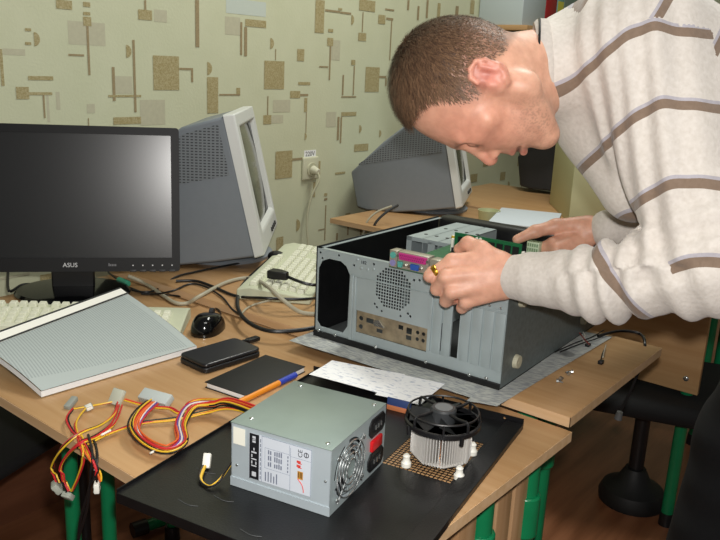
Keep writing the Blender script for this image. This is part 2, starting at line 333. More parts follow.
TB = 0.148   # the panel leans back on its neck
for ch in t.children:
    if not ch.name.startswith(('neck', 'base')): ch.rotation_euler.x = -TB; ch.location = Vector((0, 0, Z0)) - Matrix.Rotation(-TB, 3, 'X') @ Vector((0, 0, Z0))
def vent_mat():
    m = bpy.data.materials.new('slotted_shell'); m.use_nodes = True; nt = m.node_tree; N = nt.nodes; L = nt.links; b = N['Principled BSDF']
    tc = N.new('ShaderNodeTexCoord'); br = N.new('ShaderNodeTexBrick'); mp = N.new('ShaderNodeMapping')
    mp.inputs['Rotation'].default_value = (PI/2, 0, 0)
    L.new(tc.outputs['Object'], mp.inputs[0]); L.new(mp.outputs[0], br.inputs['Vector'])
    br.inputs['Scale'].default_value = 1.0; br.inputs['Brick Width'].default_value = 0.0100; br.inputs['Row Height'].default_value = 0.0068; br.inputs['Mortar Size'].default_value = 0.0021; br.offset = 0.0
    br.inputs['Color1'].default_value = lin('#2F3336'); br.inputs['Color2'].default_value = lin('#34383b'); br.inputs['Mortar'].default_value = lin('#7A8085')
    L.new(br.outputs['Color'], b.inputs['Base Color']); b.inputs['Roughness'].default_value = 0.6; return m
VENT = vent_mat()
def crt(label, P, th, tilt, dark=False):
    """P = lower corner of the front nearest the camera; th = facing direction of the screen"""
    t = thing('crt_monitor', label, 'monitor', (P[0], P[1], P[2]-0.045), th, 'grey tube monitors')
    # local: +x faces out of the screen, +y away from P along the front, z up from the desk; the body tilts back on its stand
    W_, H_, D_ = 0.37, 0.343, 0.40
    R_ = Matrix.Translation((0, 0, 0.045)) @ Matrix.Rotation(-tilt, 4, 'Y')
    def pt(x, y, z): return R_ @ Vector((x, y, z))
    fz = MB(); a = 0.030
    # bezel: a ring of sloped faces round the tube
    o0 = [(0, 0, 0), (0, W_, 0), (0, W_, H_), (0, 0, H_)]; o1 = [(-.026, -.003, -.003), (-.026, W_+.003, -.003), (-.026, W_+.003, H_+.003), (-.026, -.003, H_+.003)]
    i0 = [(.002, a, a*1.7), (.002, W_-a, a*1.7), (.002, W_-a, H_-a), (.002, a, H_-a)]; i1 = [(-.012, a+.008, a*1.7+.008), (-.012, W_-a-.008, a*1.7+.008), (-.012, W_-a-.008, H_-a-.008), (-.012, a+.008, H_-a-.008)]
    vs_ = [pt(*p) for p in o1+o0+i0+i1]; fs = []
    for r in range(3):
        for i in range(4): fs.append((r*4+i, r*4+(i+1) % 4, r*4+4+(i+1) % 4, r*4+4+i))
    fz.add(vs_, fs); fz.build('bezel', SILV, t, bevel=.004)
    tube_ = MB(); n_ = 8; vs_ = []; fs = []
    for i in range(n_+1):
        for j in range(n_+1):
            y = a+.006+(W_-2*a-.012)*i/n_; z = a*1.7+.006+(H_-a*2.7-.012)*j/n_; q = ((i/n_-.5)**2+(j/n_-.5)**2)*2
            vs_.append(pt(-.006-.012*q, y, z))
    for i in range(n_):
        for j in range(n_): k = i*(n_+1)+j; fs.append((k, k+n_+1, k+n_+2, k+1))
    tube_.add(vs_, fs).build('screen', mat('tube_glass', '#3b3d33', 0.15), t)
    # shell: a front half at full height and a lower, narrower rear housing
    sh = MB(); prof = [(-.024, 0, 0, W_, H_), (-.13, .004, .004, W_-.004, H_-.008), (-.25, .012, .014, W_-.012, H_*.80), (-.36, .03, .035, W_-.03, H_*.60), (-D_, .05, .05, W_-.05, H_*.53)]
    vs_ = []; fs = []
    for x, y0, z0, y1, z1 in prof: vs_ += [pt(x, y0, z0), pt(x, y1, z0), pt(x, y1, z1), pt(x, y0, z1)]
    for r in range(len(prof)-1):
        for i in range(4): fs.append((r*4+i, r*4+(i+1) % 4, r*4+4+(i+1) % 4, r*4+4+i))
    fs += [(0, 1, 2, 3), tuple((len(prof)-1)*4+i for i in range(4))]
    sh.add(vs_, fs).build('shell', GREYP, t, bevel=.006, sharp=25)
    for s_ in (0, 1):
        vp = MB(); pp = []
        for x, y0, z0, y1, z1 in prof[:4]:
            y = y0-.0012 if s_ == 0 else y1+.0012; 
            pp.append((pt(x-(.018 if x == -.024 else 0), y, H_*.60), pt(x-(.018 if x == -.024 else 0), y, max(z1-.016, H_*.61))))
        vs_ = [q for pr_ in pp for q in pr_]; fs = [(2*i, 2*i+2, 2*i+3, 2*i+1) for i in range(3)]
        vp.add(vs_, fs).build('vent_panel', VENT, t)
    st = MB(); st.lathe([(0.13, 0), (0.132, .008), (.125, .014), (.11, .016)], 40, Matrix.Translation((-.13, W_/2, 0))); st.build('swivel_base', GREYP, t)
    MB().prism([(-.26, W_/2-.10), (-.02, W_/2-.11), (-.02, W_/2+.11), (-.26, W_/2+.10)], .016, .046).build('stand_neck', GREYP, t, bevel=.006)
    bt = MB()
    for i in range(4): bt.cyl(pt(.001, W_*.55+.03*i, .022), pt(.005, W_*.55+.03*i, .022), .006, n=12)
    bt.build('controls', DKGREY, t)
    return t
crt('bulky grey tube monitor just behind the black flat monitor, screen turned right', (-1.306, 1.294, 0.063), math.radians(39.8), math.radians(12.8))
q = on(463, 207, .045)
crt('bulky grey tube monitor on the desk beyond the aisle, partly behind the bent head', (q.x, q.y, 0.045), math.radians(25.5), math.radians(13))

# ------------------------------------------------------------------ keyboards
def keyboard(label, loc, rz, cable=None):
    t = thing('keyboard', label, 'keyboard', loc, rz, 'cream keyboards')
    b = MB(); b.prism([(0, 0), (.16, 0), (.16, .45), (0, .45)], 0, .0001)
    b = MB(); pf = [(0, 0), (.163, 0), (.163, .022), (.135, .029), (.02, .017), (0, .013)]   # depth profile, low edge at the front
    M_ = Matrix(((0, 0, 1, 0), (1, 0, 0, 0), (0, 1, 0, 0), (0, 0, 0, 1)))
    b.prism(pf, 0, .45, M_).build('case', CREAM, t, bevel=.003)
    k = MB(); vs_ = [(-.0085, -.0085, 0), (.0085, -.0085, 0), (.0085, .0085, 0), (-.0085, .0085, 0), (-.0062, -.0058, .009), (.0062, -.0058, .009), (.0062, .007, .009), (-.0062, .007, .009)]
    k.add(vs_, [(0, 3, 2, 1), (4, 5, 6, 7), (0, 1, 5, 4), (1, 2, 6, 5), (2, 3, 7, 6), (3, 0, 4, 7)])
    first = None; slope = math.atan2(.012, .115)
    def key(x, y, sx=1.0):
        nonlocal first
        if first is None: first = k.build('key', KEYM, t, bevel=.0012); o = first
        else: o = first.copy(); COL.objects.link(o); o.parent = t
        o.location = (x, y, .0165+(y-.02)*.104); o.rotation_euler = (slope, 0, 0); o.scale = (sx, 1, 1)
    rows = [(.024, [(0, 1.4), (1.4, 1.1), (2.5, 1.2), (3.7, 6.0), (9.7, 1.2), (10.9, 1.1), (12, 1.1), (13.1, 1.5)])]
    for x0, w_ in rows[0][1]: key(.016+(x0+w_/2)*.0188, .026, w_*1.07)
    for r, off in ((1, .45), (2, .2), (3, 0), (4, -.1)):
        for i in range(14): key(.016+(i+.5+off*.6)*.0195, .026+r*.0188)
    for i in range(13): key(.016+(i+.5+i//4*.35)*.0188, .131)
    for r in range(5):
        for i in range(3):
            if i < 3 and r in (0, 3, 4): key(.306+i*.019, .026+r*.0188)
    for r in range(5):
        for i in range(3): key(.375+i*.019, .026+r*.0188)
    return t
keyboard('cream keyboard lying between the open manual and the black flat monitor', (-1.428, 0.558, 0.0), math.radians(42))
keyboard('cream keyboard lying left of the open computer case, cables across it', (-1.055, 1.182, 0.018), math.radians(121), None)

# ------------------------------------------------------------------ mouse
t = thing('mouse', 'glossy black mouse on the desk right of the open manual', 'mouse', (-1.122, 0.957, 0), math.radians(30))
m_ = MB(); vs_ = []; fs = []; n_, mm = 20, 9
for j in range(mm):
    a = PI/2*j/(mm-1)
    for i in range(n_):
        b = 2*PI*i/n_; c_, s_ = math.cos(b), math.sin(b); e = 0.85
        x = .030*math.copysign(abs(c_)**e, c_)*math.cos(a)**.6; y = .050*math.copysign(abs(s_)**e, s_)*math.cos(a)**.6
        vs_.append((x, y, .036*math.sin(a)*(1-.25*(y/.05))))
for j in range(mm-1):
    for i in range(n_): fs.append((j*n_+i, j*n_+(i+1) % n_, (j+1)*n_+(i+1) % n_, (j+1)*n_+i))
fs.append(tuple(range(n_-1, -1, -1)))
m_.add(vs_, fs).build('body', BLACKG, t)
MB().cyl((-.004, .022, .031), (.004, .022, .031), .008, n=14).build('scroll_wheel', DKGREY, t)
MB().tube([(0, .048, .008), (.0, .075, .003), (-.02, .12, .003), (-.07, .16, .003), (-.14, .19, .003), (-.22, .18, .003)], .0018).build('cable', BLACK, t)

# ------------------------------------------------------------------ open manual
def page_mat():
    m = bpy.data.materials.new('printed_page'); m.use_nodes = True; nt = m.node_tree; N = nt.nodes; L = nt.links; b = N['Principled BSDF']
    tc = N.new('ShaderNodeTexCoord'); sep = N.new('ShaderNodeSeparateXYZ'); L.new(tc.outputs['Object'], sep.inputs[0])
    wv = N.new('ShaderNodeMath'); wv.operation = 'MULTIPLY'; wv.inputs[1].default_value = 2*PI/.0052; L.new(sep.outputs['Y'], wv.inputs[0])
    sn = N.new('ShaderNodeMath'); sn.operation = 'SINE'; L.new(wv.outputs[0], sn.inputs[0])
    mp = N.new('ShaderNodeMapping'); mp.inputs['Scale'].default_value = (420, 60, 1); L.new(tc.outputs['Object'], mp.inputs[0])
    nz = N.new('ShaderNodeTexNoise'); nz.inputs['Scale'].default_value = 1; L.new(mp.outputs[0], nz.inputs['Vector'])
    ad = N.new('ShaderNodeMath'); ad.operation = 'MULTIPLY_ADD'; ad.inputs[1].default_value = 0.6; L.new(sn.outputs[0], ad.inputs[0]); L.new(nz.outputs['Fac'], ad.inputs[2])
    rp = N.new('ShaderNodeValToRGB'); rp.color_ramp.elements[0].position = .55; rp.color_ramp.elements[1].position = .75; rp.color_ramp.elements[0].color = lin('#AEB7B5'); rp.color_ramp.elements[1].color = lin('#98A1A1')
    L.new(ad.outputs[0], rp.inputs[0])
    # margins stay free of print: a box mask in the page's own coordinates
    def rng(o, a, b_):
        g = N.new('ShaderNodeMath'); g.operation = 'GREATER_THAN'; g.inputs[1].default_value = a; L.new(o, g.inputs[0])
        l = N.new('ShaderNodeMath'); l.operation = 'LESS_THAN'; l.inputs[1].default_value = b_; L.new(o, l.inputs[0])
        q = N.new('ShaderNodeMath'); q.operation = 'MULTIPLY'; L.new(g.outputs[0], q.inputs[0]); L.new(l.outputs[0], q.inputs[1]); return q
    a1 = rng(sep.outputs['X'], .004, .50); a2 = rng(sep.outputs['Y'], .014, .60); q = N.new('ShaderNodeMath'); q.operation = 'MULTIPLY'; L.new(a1.outputs[0], q.inputs[0]); L.new(a2.outputs[0], q.inputs[1])
    mx = N.new('ShaderNodeMix'); mx.data_type = 'RGBA'; mx.inputs[6].default_value = lin('#AEB7B5'); L.new(q.outputs[0], mx.inputs[0]); L.new(rp.outputs[0], mx.inputs[7])
    L.new(mx.outputs[2], b.inputs['Base Color']); b.inputs['Roughness'].default_value = .75; return m
cA = on(42, 398, 0.0); cB = on(196, 352, 0.0); cC = on(128, 295, .044); cD = on(-14, 349, .044)
t = thing('open_manual', 'thick open manual with grey printed pages lying on the keyboard and desk', 'book', (cA.x, cA.y, 0))
pg = MB(); NU, NV = 12, 10; top = []; 
def pgz(u, v): return .012 + .034*v + .004*math.sin(PI*v)
for i in range(NU+1):
    for j in range(NV+1):
        u, v = i/NU, j/NV
        p = cA*(1-u)*(1-v)+cB*u*(1-v)+cC*u*v+cD*(1-u)*v - cA; top.append(Vector((p.x, p.y, pgz(u, v))))
# the page sheet gets its own flat coordinates so that the print follows the paper
vs_ = top; fs = [(i*(NV+1)+j, (i+1)*(NV+1)+j, (i+1)*(NV+1)+j+1, i*(NV+1)+j+1) for i in range(NU) for j in range(NV)]
ux = (cC-cB); ux.z = 0; ux.normalize(); vy = Vector((-ux.y, ux.x, 0))
rzp = math.atan2(ux.y, ux.x); Minv = Matrix.Rotation(-rzp, 4, 'Z') ; orig = cB - cA; orig.z = 0
Lc = [Minv @ (p - orig) for p in vs_]
MB().add(Lc, fs).build('printed_page', page_mat(), t, loc=orig, rot=(0, 0, rzp))
blk = MB(); bot = [Vector((p.x, p.y, max(0.001, p.z-.010))) for p in top]; idx = [i*(NV+1) for i in range(NU+1)] + [NU*(NV+1)+j for j in range(1, NV+1)] + [i*(NV+1)+NV for i in range(NU-1, -1, -1)] + [j for j in range(NV-1, 0, -1)]
lift = [Vector((p.x, p.y, p.z-.0004)) for p in top]; cen = sum(lift, Vector())/len(lift)
def outw(p, k=.0015): d = Vector((p.x-cen.x, p.y-cen.y, 0)).normalized(); return p + d*k
vs_ = [outw(lift[i]) for i in idx] + [outw(bot[i]) for i in idx]; n_ = len(idx)
blk.add(vs_, [(i, (i+1) % n_, n_+(i+1) % n_, n_+i) for i in range(n_)]); blk.build('page_block', PAPER, t)
cv = MB(); vs_ = [outw(lift[i]-Vector((0, 0, .011)), .004) for i in idx] + [outw(Vector((bot[i].x, bot[i].y, max(.0002, bot[i].z-.0015))), .004) for i in idx]
cv.add(vs_, [(i, (i+1) % n_, n_+(i+1) % n_, n_+i) for i in range(n_)]); cv.build('cover_edge', mat('dark_cover', '#2a2c2b', .6), t)
# the far pages rolled over along the fold: a white strip between two dark lines
E0 = top[NV]; E1 = top[NU*(NV+1)+NV]; d_ = (E1-E0).normalized(); nrm = Vector((-d_.y, d_.x, 0))
MB().add([E0+Vector((0, 0, .001)), E1+Vector((0, 0, .001)), E1+nrm*.018+Vector((0, 0, .010)), E0+nrm*.018+Vector((0, 0, .010)), E0-Vector((0, 0, .008)), E1-Vector((0, 0, .008)), E1+nrm*.018-Vector((0, 0, .006)), E0+nrm*.018-Vector((0, 0, .006))],
   [(0, 1, 2, 3), (4, 7, 6, 5), (0, 4, 5, 1), (1, 5, 6, 2), (2, 6, 7, 3), (3, 7, 4, 0)]).build('folded_pages', mat('bright_paper', '#ECEBE2', .8), t)
fl_ = MB(); fl_.tube([E0+Vector((0, 0, .0025)), E1+Vector((0, 0, .0025))], .0016, 6, False); fl_.tube([E0+nrm*.019+Vector((0, 0, .010)), E1+nrm*.019+Vector((0, 0, .010))], .002, 6, False); fl_.build('fold_line', MATS['dark_cover'], t)

# ------------------------------------------------------------------ pocket drive, notebook, pen
hA, hB, hC = on(205, 371, .008), on(262, 353, .008), on(183, 360, .008)
xd = hB-hA; yd = hC-hA
t = thing('portable_drive', 'slim black portable drive with a short plug lead, left of the notebook', 'drive', (hA.x, hA.y, 0.0), math.atan2(xd.y, xd.x))
MB().prism(rrect(0, 0, .128, .078, .012), 0.001, .0105).build('lower_shell', BLACK, t, bevel=.002)
MB().prism(rrect(0.001, .001, .127, .077, .011), .011, .018).build('upper_shell', mat('satin_black', '#1c1c1f', .28), t, bevel=.0025)
MB().tube([(.127, .06, .011), (.138, .066, .010), (.150, .066, .008)], .003).build('lead', BLACK, t)
MB().bevbox((.148, .060, .003), (.176, .074, .011), .002).build('plug', BLACK, t)
nA, nB, nC = on(247, 396, .01), on(305, 367, .01), on(208, 377, .01)
xd = nB-nA; L1 = .155
t = thing('notebook', 'black covered notebook with white page edges, in front of the portable drive', 'notebook', (nA.x, nA.y, 0), math.atan2(xd.y, xd.x))
MB().bevbox((0.001, .001, .0012), (L1-.002, .086, .0095), .0008).build('pages', PAPER, t)
cov = mat('black_cover', '#0f0f11', .6, 0, .3, 300)
MB().box((0, 0, 0), (L1, .089, .0012)).build('back_cover', cov, t)
MB().bevbox((-.001, .000, .0095), (L1, .089, .0108), .0004).build('front_cover', cov, t)
pA, pB = on(254, 396, .004), on(293, 377, .004); d_ = pB-pA
t = thing('pen', 'orange ballpoint pen with a blue end, lying against the notebook', 'pen', (pA.x, pA.y, .0058), math.atan2(d_.y, d_.x))
LP = d_.length; 
MB().cyl((-.035, 0, 0), (LP*.62, 0, 0), .0050, n=14).build('barrel', mat('orange_plastic', '#E08A24', .35), t)
MB().cyl((LP*.62, 0, 0), (LP*1.06, 0, 0), .0054, n=14).build('cap', mat('blue_plastic', '#2B3FA8', .35), t)
MB().cyl((-.035, 0, 0), (-.045, 0, 0), .004, .001, n=12).build('tip', CHROME, t)
# ------------------------------------------------------------------ papers under the case
def sheet_mat(name, base, ink, sx, sy, thr=.55, pic=False):
    m = bpy.data.materials.new(name); m.use_nodes = True; nt = m.node_tree; N = nt.nodes; L = nt.links; b = N['Principled BSDF']
    tc = N.new('ShaderNodeTexCoord'); mp = N.new('ShaderNodeMapping'); mp.inputs['Scale'].default_value = (sx, sy, 1); L.new(tc.outputs['Object'], mp.inputs[0])
    nz = N.new('ShaderNodeTexNoise'); nz.inputs['Scale'].default_value = 1; nz.inputs['Detail'].default_value = 2; L.new(mp.outputs[0], nz.inputs['Vector'])
    rp = N.new('ShaderNodeValToRGB'); rp.color_ramp.elements[0].position = thr-.05; rp.color_ramp.elements[1].position = thr+.06
    rp.color_ramp.elements[0].color = lin(base); rp.color_ramp.elements[1].color = lin(ink); L.new(nz.outputs['Fac'], rp.inputs[0])
    out = rp.outputs[0]
    if pic:
        n2 = N.new('ShaderNodeTexNoise'); n2.inputs['Scale'].default_value = 11; L.new(tc.outputs['Object'], n2.inputs['Vector'])
        r2 = N.new('ShaderNodeValToRGB'); r2.color_ramp.elements[0].position = .60; r2.color_ramp.elements[1].position = .64; L.new(n2.outputs['Fac'], r2.inputs[0])
        n3 = N.new('ShaderNodeTexNoise'); n3.inputs['Scale'].default_value = 60; L.new(tc.outputs['Object'], n3.inputs['Vector'])
        r3 = N.new('ShaderNodeValToRGB'); r3.color_ramp.elements[0].color = lin('#45474a'); r3.color_ramp.elements[1].color = lin('#A0A3A2'); L.new(n3.outputs['Fac'], r3.inputs[0])
        mx = N.new('ShaderNodeMix'); mx.data_type = 'RGBA'; L.new(r2.outputs[0], mx.inputs[0]); L.new(out, mx.inputs[6]); L.new(r3.outputs[0], mx.inputs[7]); out = mx.outputs[2]
    L.new(out, b.inputs['Base Color']); b.inputs['Roughness'].default_value = .85; return m
NEWS = sheet_mat('newsprint', '#BBBEB8', '#93979a', 55, 330, .5, True); NOTE = sheet_mat('ruled_handwriting', '#F1F2F3', '#C3C8D4', 70, 190, .60)
def sheet(name, label, cat, P4, z, m, group=None, wav=.0012, n_=14):
    """thin paper: four corner points, slightly wavy, lying at height z"""
    o0 = Vector((P4[0].x, P4[0].y, 0)); b = MB(); vs_ = []; xd = (P4[1]-P4[0]); rz = math.atan2(xd.y, xd.x); R_ = Matrix.Rotation(-rz, 4, 'Z')
    for lay in (0, -.0004):
        for i in range(n_+1):
            for j in range(n_+1):
                u, v = i/n_, j/n_; p = P4[0]*(1-u)*(1-v)+P4[1]*u*(1-v)+P4[2]*u*v+P4[3]*(1-u)*v; q = R_ @ (Vector((p.x, p.y, 0))-o0)
                vs_.append((q.x, q.y, .0005+wav*(1+math.sin(5.1*u+2*v)*math.cos(4*v+1))*.5 + lay))
    k = (n_+1)**2; fs = []
    for i in range(n_):
        for j in range(n_):
            a = i*(n_+1)+j; fs.append((a, a+n_+1, a+n_+2, a+1)); fs.append((k+a, k+a+1, k+a+n_+2, k+a+n_+1))
    o = b.add(vs_, fs).build(name, m); o.location = (o0.x, o0.y, z); o.rotation_euler = (0, 0, rz); return tag(o, label, cat, group)
D2 = 0.018
sheet('newspaper', 'grey newspaper with a photo spread under the rear of the open computer case', 'newspaper', [on(289, 341, D2), on(490, 404, D2), on(520, 385, D2), on(330, 325, D2)], D2, NEWS)
sheet('newspaper', 'grey newspaper sticking out to the right of the open computer case', 'newspaper', [on(466, 402, D2), on(497, 407, D2), on(612, 338, D2), on(560, 327, D2)], D2+.0008, NEWS)
sheet('handwritten_sheet', 'white handwritten sheet between the black side panel and the open computer case', 'paper', [on(309, 375, .020), on(392, 397, .020), on(405, 375, .020), on(332, 361, .020)], D2+.0022, NOTE)
sheet('handwritten_sheet', 'white sheet lying half under the handwritten one, towards the fan cooler', 'paper', [on(375, 395, .020), on(420, 405, .020), on(445, 384, .020), on(398, 374, .020)], D2+.0016, NOTE)

# ------------------------------------------------------------------ computer case on its side
CY = math.radians(2.5); CO = Vector((-.534-.389*math.cos(CY), 1.068-.389*math.sin(CY), D2+.0035))
CM = Matrix.Translation(CO) @ Matrix.Rotation(CY, 4, 'Z'); CI = CM.inverted()
case = thing('computer_case', 'open steel computer case lying on its side on newspaper, rear panel towards us', 'computer case', CO, CY)
CW, CD, CH = .389, .44, .168
REAR = Matrix(((1, 0, 0, 0), (0, 0, -1, 0), (0, 1, 0, 0), (0, 0, 0, 1)))    # (x, z, -) -> upright panel at y=0
op = [(.004, .027), (.012, .017), (.066, .017), (.076, .032), (.077, .130), (.068, .145), (.055, .152), (.028, .152), (.012, .145), (.004, .130)]
holes = [op[::-1], rect(.095, .026, .246, .068)[::-1], rect(.293, .030, .3065, .124)[::-1]]
pit = .0056; gx, gz, gr = .171, .123, .0405
for i in range(-8, 9):
    for j in range(-8, 9):
        x, z = i*pit, j*pit
        if x*x+z*z < (gr-.002)**2: holes.append(rect(gx+x-.0021, gz+z-.0021, gx+x+.0021, gz+z+.0021)[::-1])
for hx, hz in ((.213, .148), (.134, .088), (.139, .083), (.205, .086), (.21, .082), (.007, .16), (.012, .150), (.085, .150), (.05, .162), (.15, .078), (.19, .078), (.128, .160), (.224, .150)): holes.append(circ(hx, hz, .0024, 8)[::-1])
rear = plate('rear_panel', rect(0, 0, CW, CH), holes, .0012, STEEL, case, Matrix.Translation((0, 0, 0)) @ REAR)
rib = MB(); rib.box((.0795, -.0032, .004), (.0865, 0, CH-.036)); rib.box((.0865, -.0022, .1295), (.385, 0, .1315)); rib.box((.247, -.0028, .03), (.2535, 0, .1295)); rib.box((.0865, -.0022, .0), (.092, 0, .13)); rib.build('pressed_rib', STEEL, rear, bevel=.0008)
for i, x in enumerate((.2575, .2765, .311, .3315, .352, .372)):
    MB().bevbox((x, -.0030, .029), (x+.0165, -.0006, .127), .0007).build('slot_cover', STEEL, case)
MB().box((.2715, -.0022, .035), (.2745, -.0004, .085)).build('slot_gap', BLACK, case)
scx = MB()
for x in (.262, .282, .301, .318, .338, .358, .378): scx.sphere((x, -.001, .1345), (.0024, .0018, .0024), 8, 6)
scx.build('screw_row', CHROME, case)
mk = text('stamped_mark', '182', .0085, INK, rear, frame((.106, -.0009, .159), (1, 0, 0), (0, 0, 1)))
emb = MB()
for x, z in ((.101, .148), (.115, .148), (.128, .151), (.092, .162)): emb.sphere((x, -.0005, z), (.0033, .0012, .0033), 12, 6)
emb.build('embossed_dimple', STEEL, rear)
# the I/O shield with its cut-outs
sh = plate('io_shield', rect(.0955, .0265, .2455, .0675), [circ(.105, .054, .0045, 14)[::-1], rect(.1165, .049, .133, .058)[::-1], circ(.105, .038, .0045, 14)[::-1], rect(.14, .036, .153, .043)[::-1], rect(.186, .053, .196, .061)[::-1], rect(.203, .049, .214, .060)[::-1], circ(.226, .056, .0035, 10)[::-1], circ(.238, .056, .0035, 10)[::-1], circ(.226, .044, .0035, 10)[::-1], circ(.238, .044, .0035, 10)[::-1], rect(.203, .038, .214, .046)[::-1]], .0006, mat('io_shield_steel', '#A89A80', .35, .4, .4, 50), case, Matrix.Translation((0, .0014, 0)) @ REAR)
bp_ = MB(); bp_.prism([(.136, .048), (.158, .048), (.146, .060), (.136, .058)], .0, .003, Matrix.Translation((0, .0005, 0)) @ REAR); bp_.build('shield_flap', CHROME, sh)
# outer skins
MB().box((-.0022, -.001, -.001), (0.0004, CD, CH+.003)).build('top_skin', BLACKP, case)
lo = MB(); lo.box((-.001, -.004, -.003), (CW+.001, CD, .0)); lo.box((-.001, -.0055, -.0035), (CW+.001, -.0012, .0085)); lo.build('lower_side_panel', BLACKP, case, bevel=.0008)
for x in (.012, .052, .145, .25, .335, .366): MB().sphere((x, -.0058, .010 if x != .366 else .013), (.0032, .0022, .0032), 10, 6).build('panel_screw', CHROME, case)
MB().box((CW-.001, .0, .0), (CW+.0006, CD, CH)).build('bottom_skin', STEELD, case)
for (y, z) in ((.05, .033), (.05, .140), (.36, .033), (.36, .140)):
    f_ = MB(); f_.cyl((CW, y, z), (CW+.008, y, z), .0125, .011, 20); f_.cyl((CW+.008, y, z), (CW+.0085, y, z), .004, .004, 10); f_.build('foot', RUBW, case, bevel=.0015)
MB().bevbox((-.004, CD, -.003), (CW+.004, CD+.045, CH+.004), .012, seg=3).build('front_bezel', BLACK, case)
tr = MB(); tr.box((.004, .002, .001), (CW-.004, CD-.002, .003)); tr.build('inner_floor', mat('dark_tray', '#2c2f30', .5, .2), case)
rim = MB(); rim.box((0, 0, CH-.001), (CW, .010, CH)); rim.box((CW-.012, 0, CH-.001), (CW, CD, CH)); rim.box((0, 0, CH-.001), (.008, CD, CH)); rim.build('top_rim', STEEL, case)
MB().box((.001, .0014, .001), (.0022, CD-.002, CH-.002)).build('top_inner_wall', BLACKP, case)
# drive cage
cage = MB(); x0, x1, y0, y1, z1 = .068, .168, .200, .40, CH+.004
cage.box((x0, y0, z1-.0015), (x1, y1, z1)); cage.box((x0, y0, .004), (x0+.0015, y1, z1)); cage.box((x1-.0015, y0, .004), (x1, y1, z1))
for k in range(2): cage.box((x0+.036*(k+1), y0, .004), (x0+.036*(k+1)+.0015, y1, z1))
cage.box((x0, y0-.001, z1-.008), (x1, y0, z1)); cage.box((x0, y0-.001, z1-.050), (x1, y0, z1-.042)); cage.box((x0, y0-.001, z1-.05), (x0+.012, y0, z1)); cage.box((x0+.05, y0-.001, z1-.04), (x0+.066, y0, z1-.004))
cg = cage.build('drive_cage', STEEL, case)
hl = MB()
for i in range(4):
    for j in range(2): hl.cyl((x0+.02+.025*i, y0+.04+.08*j, z1), (x0+.02+.025*i, y0+.04+.08*j, z1+.0006), .004, n=10)
hl.build('hole_rows', BLACK, cg); cg.children[0]['kind'] = 'stuff'
# front panel leads hanging over the right side
ld = thing('front_panel_leads', 'twisted black and red leads lying on the newspaper behind the open case', 'wires', on(590, 342, D2))
lo_ = Vector(ld.location)
for k, (c, pts) in enumerate((('#141414', [(555, 352), (575, 343), (592, 337), (604, 330)]), ('#141414', [(560, 352), (580, 344), (598, 338), (612, 331)]), ('#8c3a30', [(578, 331), (582, 336), (586, 341), (589, 344)]), ('#d8d6cc', [(581, 330), (585, 335), (583, 340), (588, 345)]), ('#141414', [(604, 350), (602, 355), (601, 361)]), ('#b9b4a4', [(606, 345), (604, 352), (603, 357)]))):
    MB().tube([on(u, v, D2+.004+.002*(k % 3))-lo_ for u, v in pts], .0012, 6).build('wire', mat('wire_'+c[1:], c, .45), ld)
for u, v in ((588, 345), (601, 362)): 
    q = on(u, v, D2+.004)-lo_; MB().bevbox((q.x-.004, q.y-.006, q.z-.003), (q.x+.004, q.y+.006, q.z+.003), .0008).build('header_plug', BLACK, ld)
for i, (u, v) in enumerate(((556, 383), (560, 381), (569, 376), (573, 374))):
    q = on(u, v, D2); s_ = thing('screw', ('small chrome screw at the edge of the desk behind, ' + ('first from the left', 'second from the left', 'third from the left', 'fourth from the left')[i]), 'screw', (q.x, q.y, D2), .5+i, 'loose case screws')
    MB().cyl((0, 0, .004), (.0035, 0, .004), .0035, .0035, 10).build('head', CHROME, s_); MB().cyl((.0035, 0, .004), (.011, 0, .0022), .0016, .0014, 8).build('shank', CHROME, s_)

# ------------------------------------------------------------------ loose black side panel lying on the nearest desk
PY = math.radians(10.3); PO = Vector((-.457, 1.004, 0.0)); PM = Matrix.Translation(PO) @ Matrix.Rotation(PY, 4, 'Z'); PI_ = PM.inverted()
t = thing('side_panel', 'black sheet steel side panel laid on the nearest desk under the power supply', 'case panel', PO, PY)
PW, PL = .373, .458
vb = [PI_ @ Vector((x, y, 0)) for x, y in ((-.545, .763), (-.425, .794), (-.457, .92))]
vx0, vx1 = vb[0].x-.002, -.030; vy0, vy1 = vb[1].y-.002, vb[2].y+.004
holes = []; ph = .0062; nx, ny = int((vx1-vx0)/ph), int((vy1-vy0)/ph)
for i in range(nx):
    for j in range(ny):
        x, y = vx0+(i+.5)*ph, vy0+(j+.5)*ph; holes.append(rect(x-.0027, y-.0027, x+.0027, y+.0027)[::-1])
plate('sheet', rect(-PW, -PL, 0, 0), holes, .0010, BLACKP, t, Matrix.Translation((0, 0, .0014)))
lip = [(-PW, 0), (-PW, .014)]
def notch(x, w_, d): return [(x, .014), (x+.004, .014-d), (x+w_-.004, .014-d), (x+w_, .014)]
for x, w_, d in ((-PW+.03, .022, .007), (-PW+.10, .03, .005), (-.215, .022, .007), (-.10, .02, .007)): lip += notch(x, w_, d)
lip += [(0, .014), (0, 0)]
plate('back_lip', lip, [circ(-PW+.012, .008, .002, 8)[::-1], circ(-PW+.09, .008, .002, 8)[::-1], circ(-.03, .008, .002, 8)[::-1]], .001, BLACKP, t, Matrix.Translation((0, 0, .001)) @ Matrix.Rotation(PI/2, 4, 'X'))
r_ = MB(); r_.box((-.026, -PL, .0015), (-.0245, -.012, .008)); r_.box((-.0255, -PL, .0065), (0, -.004, .008)); r_.box((-.001, -PL, -.002), (.0008, -.002, .008)); r_.build('right_rail', BLACKP, t, bevel=.0006)
l_ = MB(); l_.box((-PW, -PL, .001), (-PW+.0012, -.004, .0065)); l_.build('left_lip', BLACKP, t)
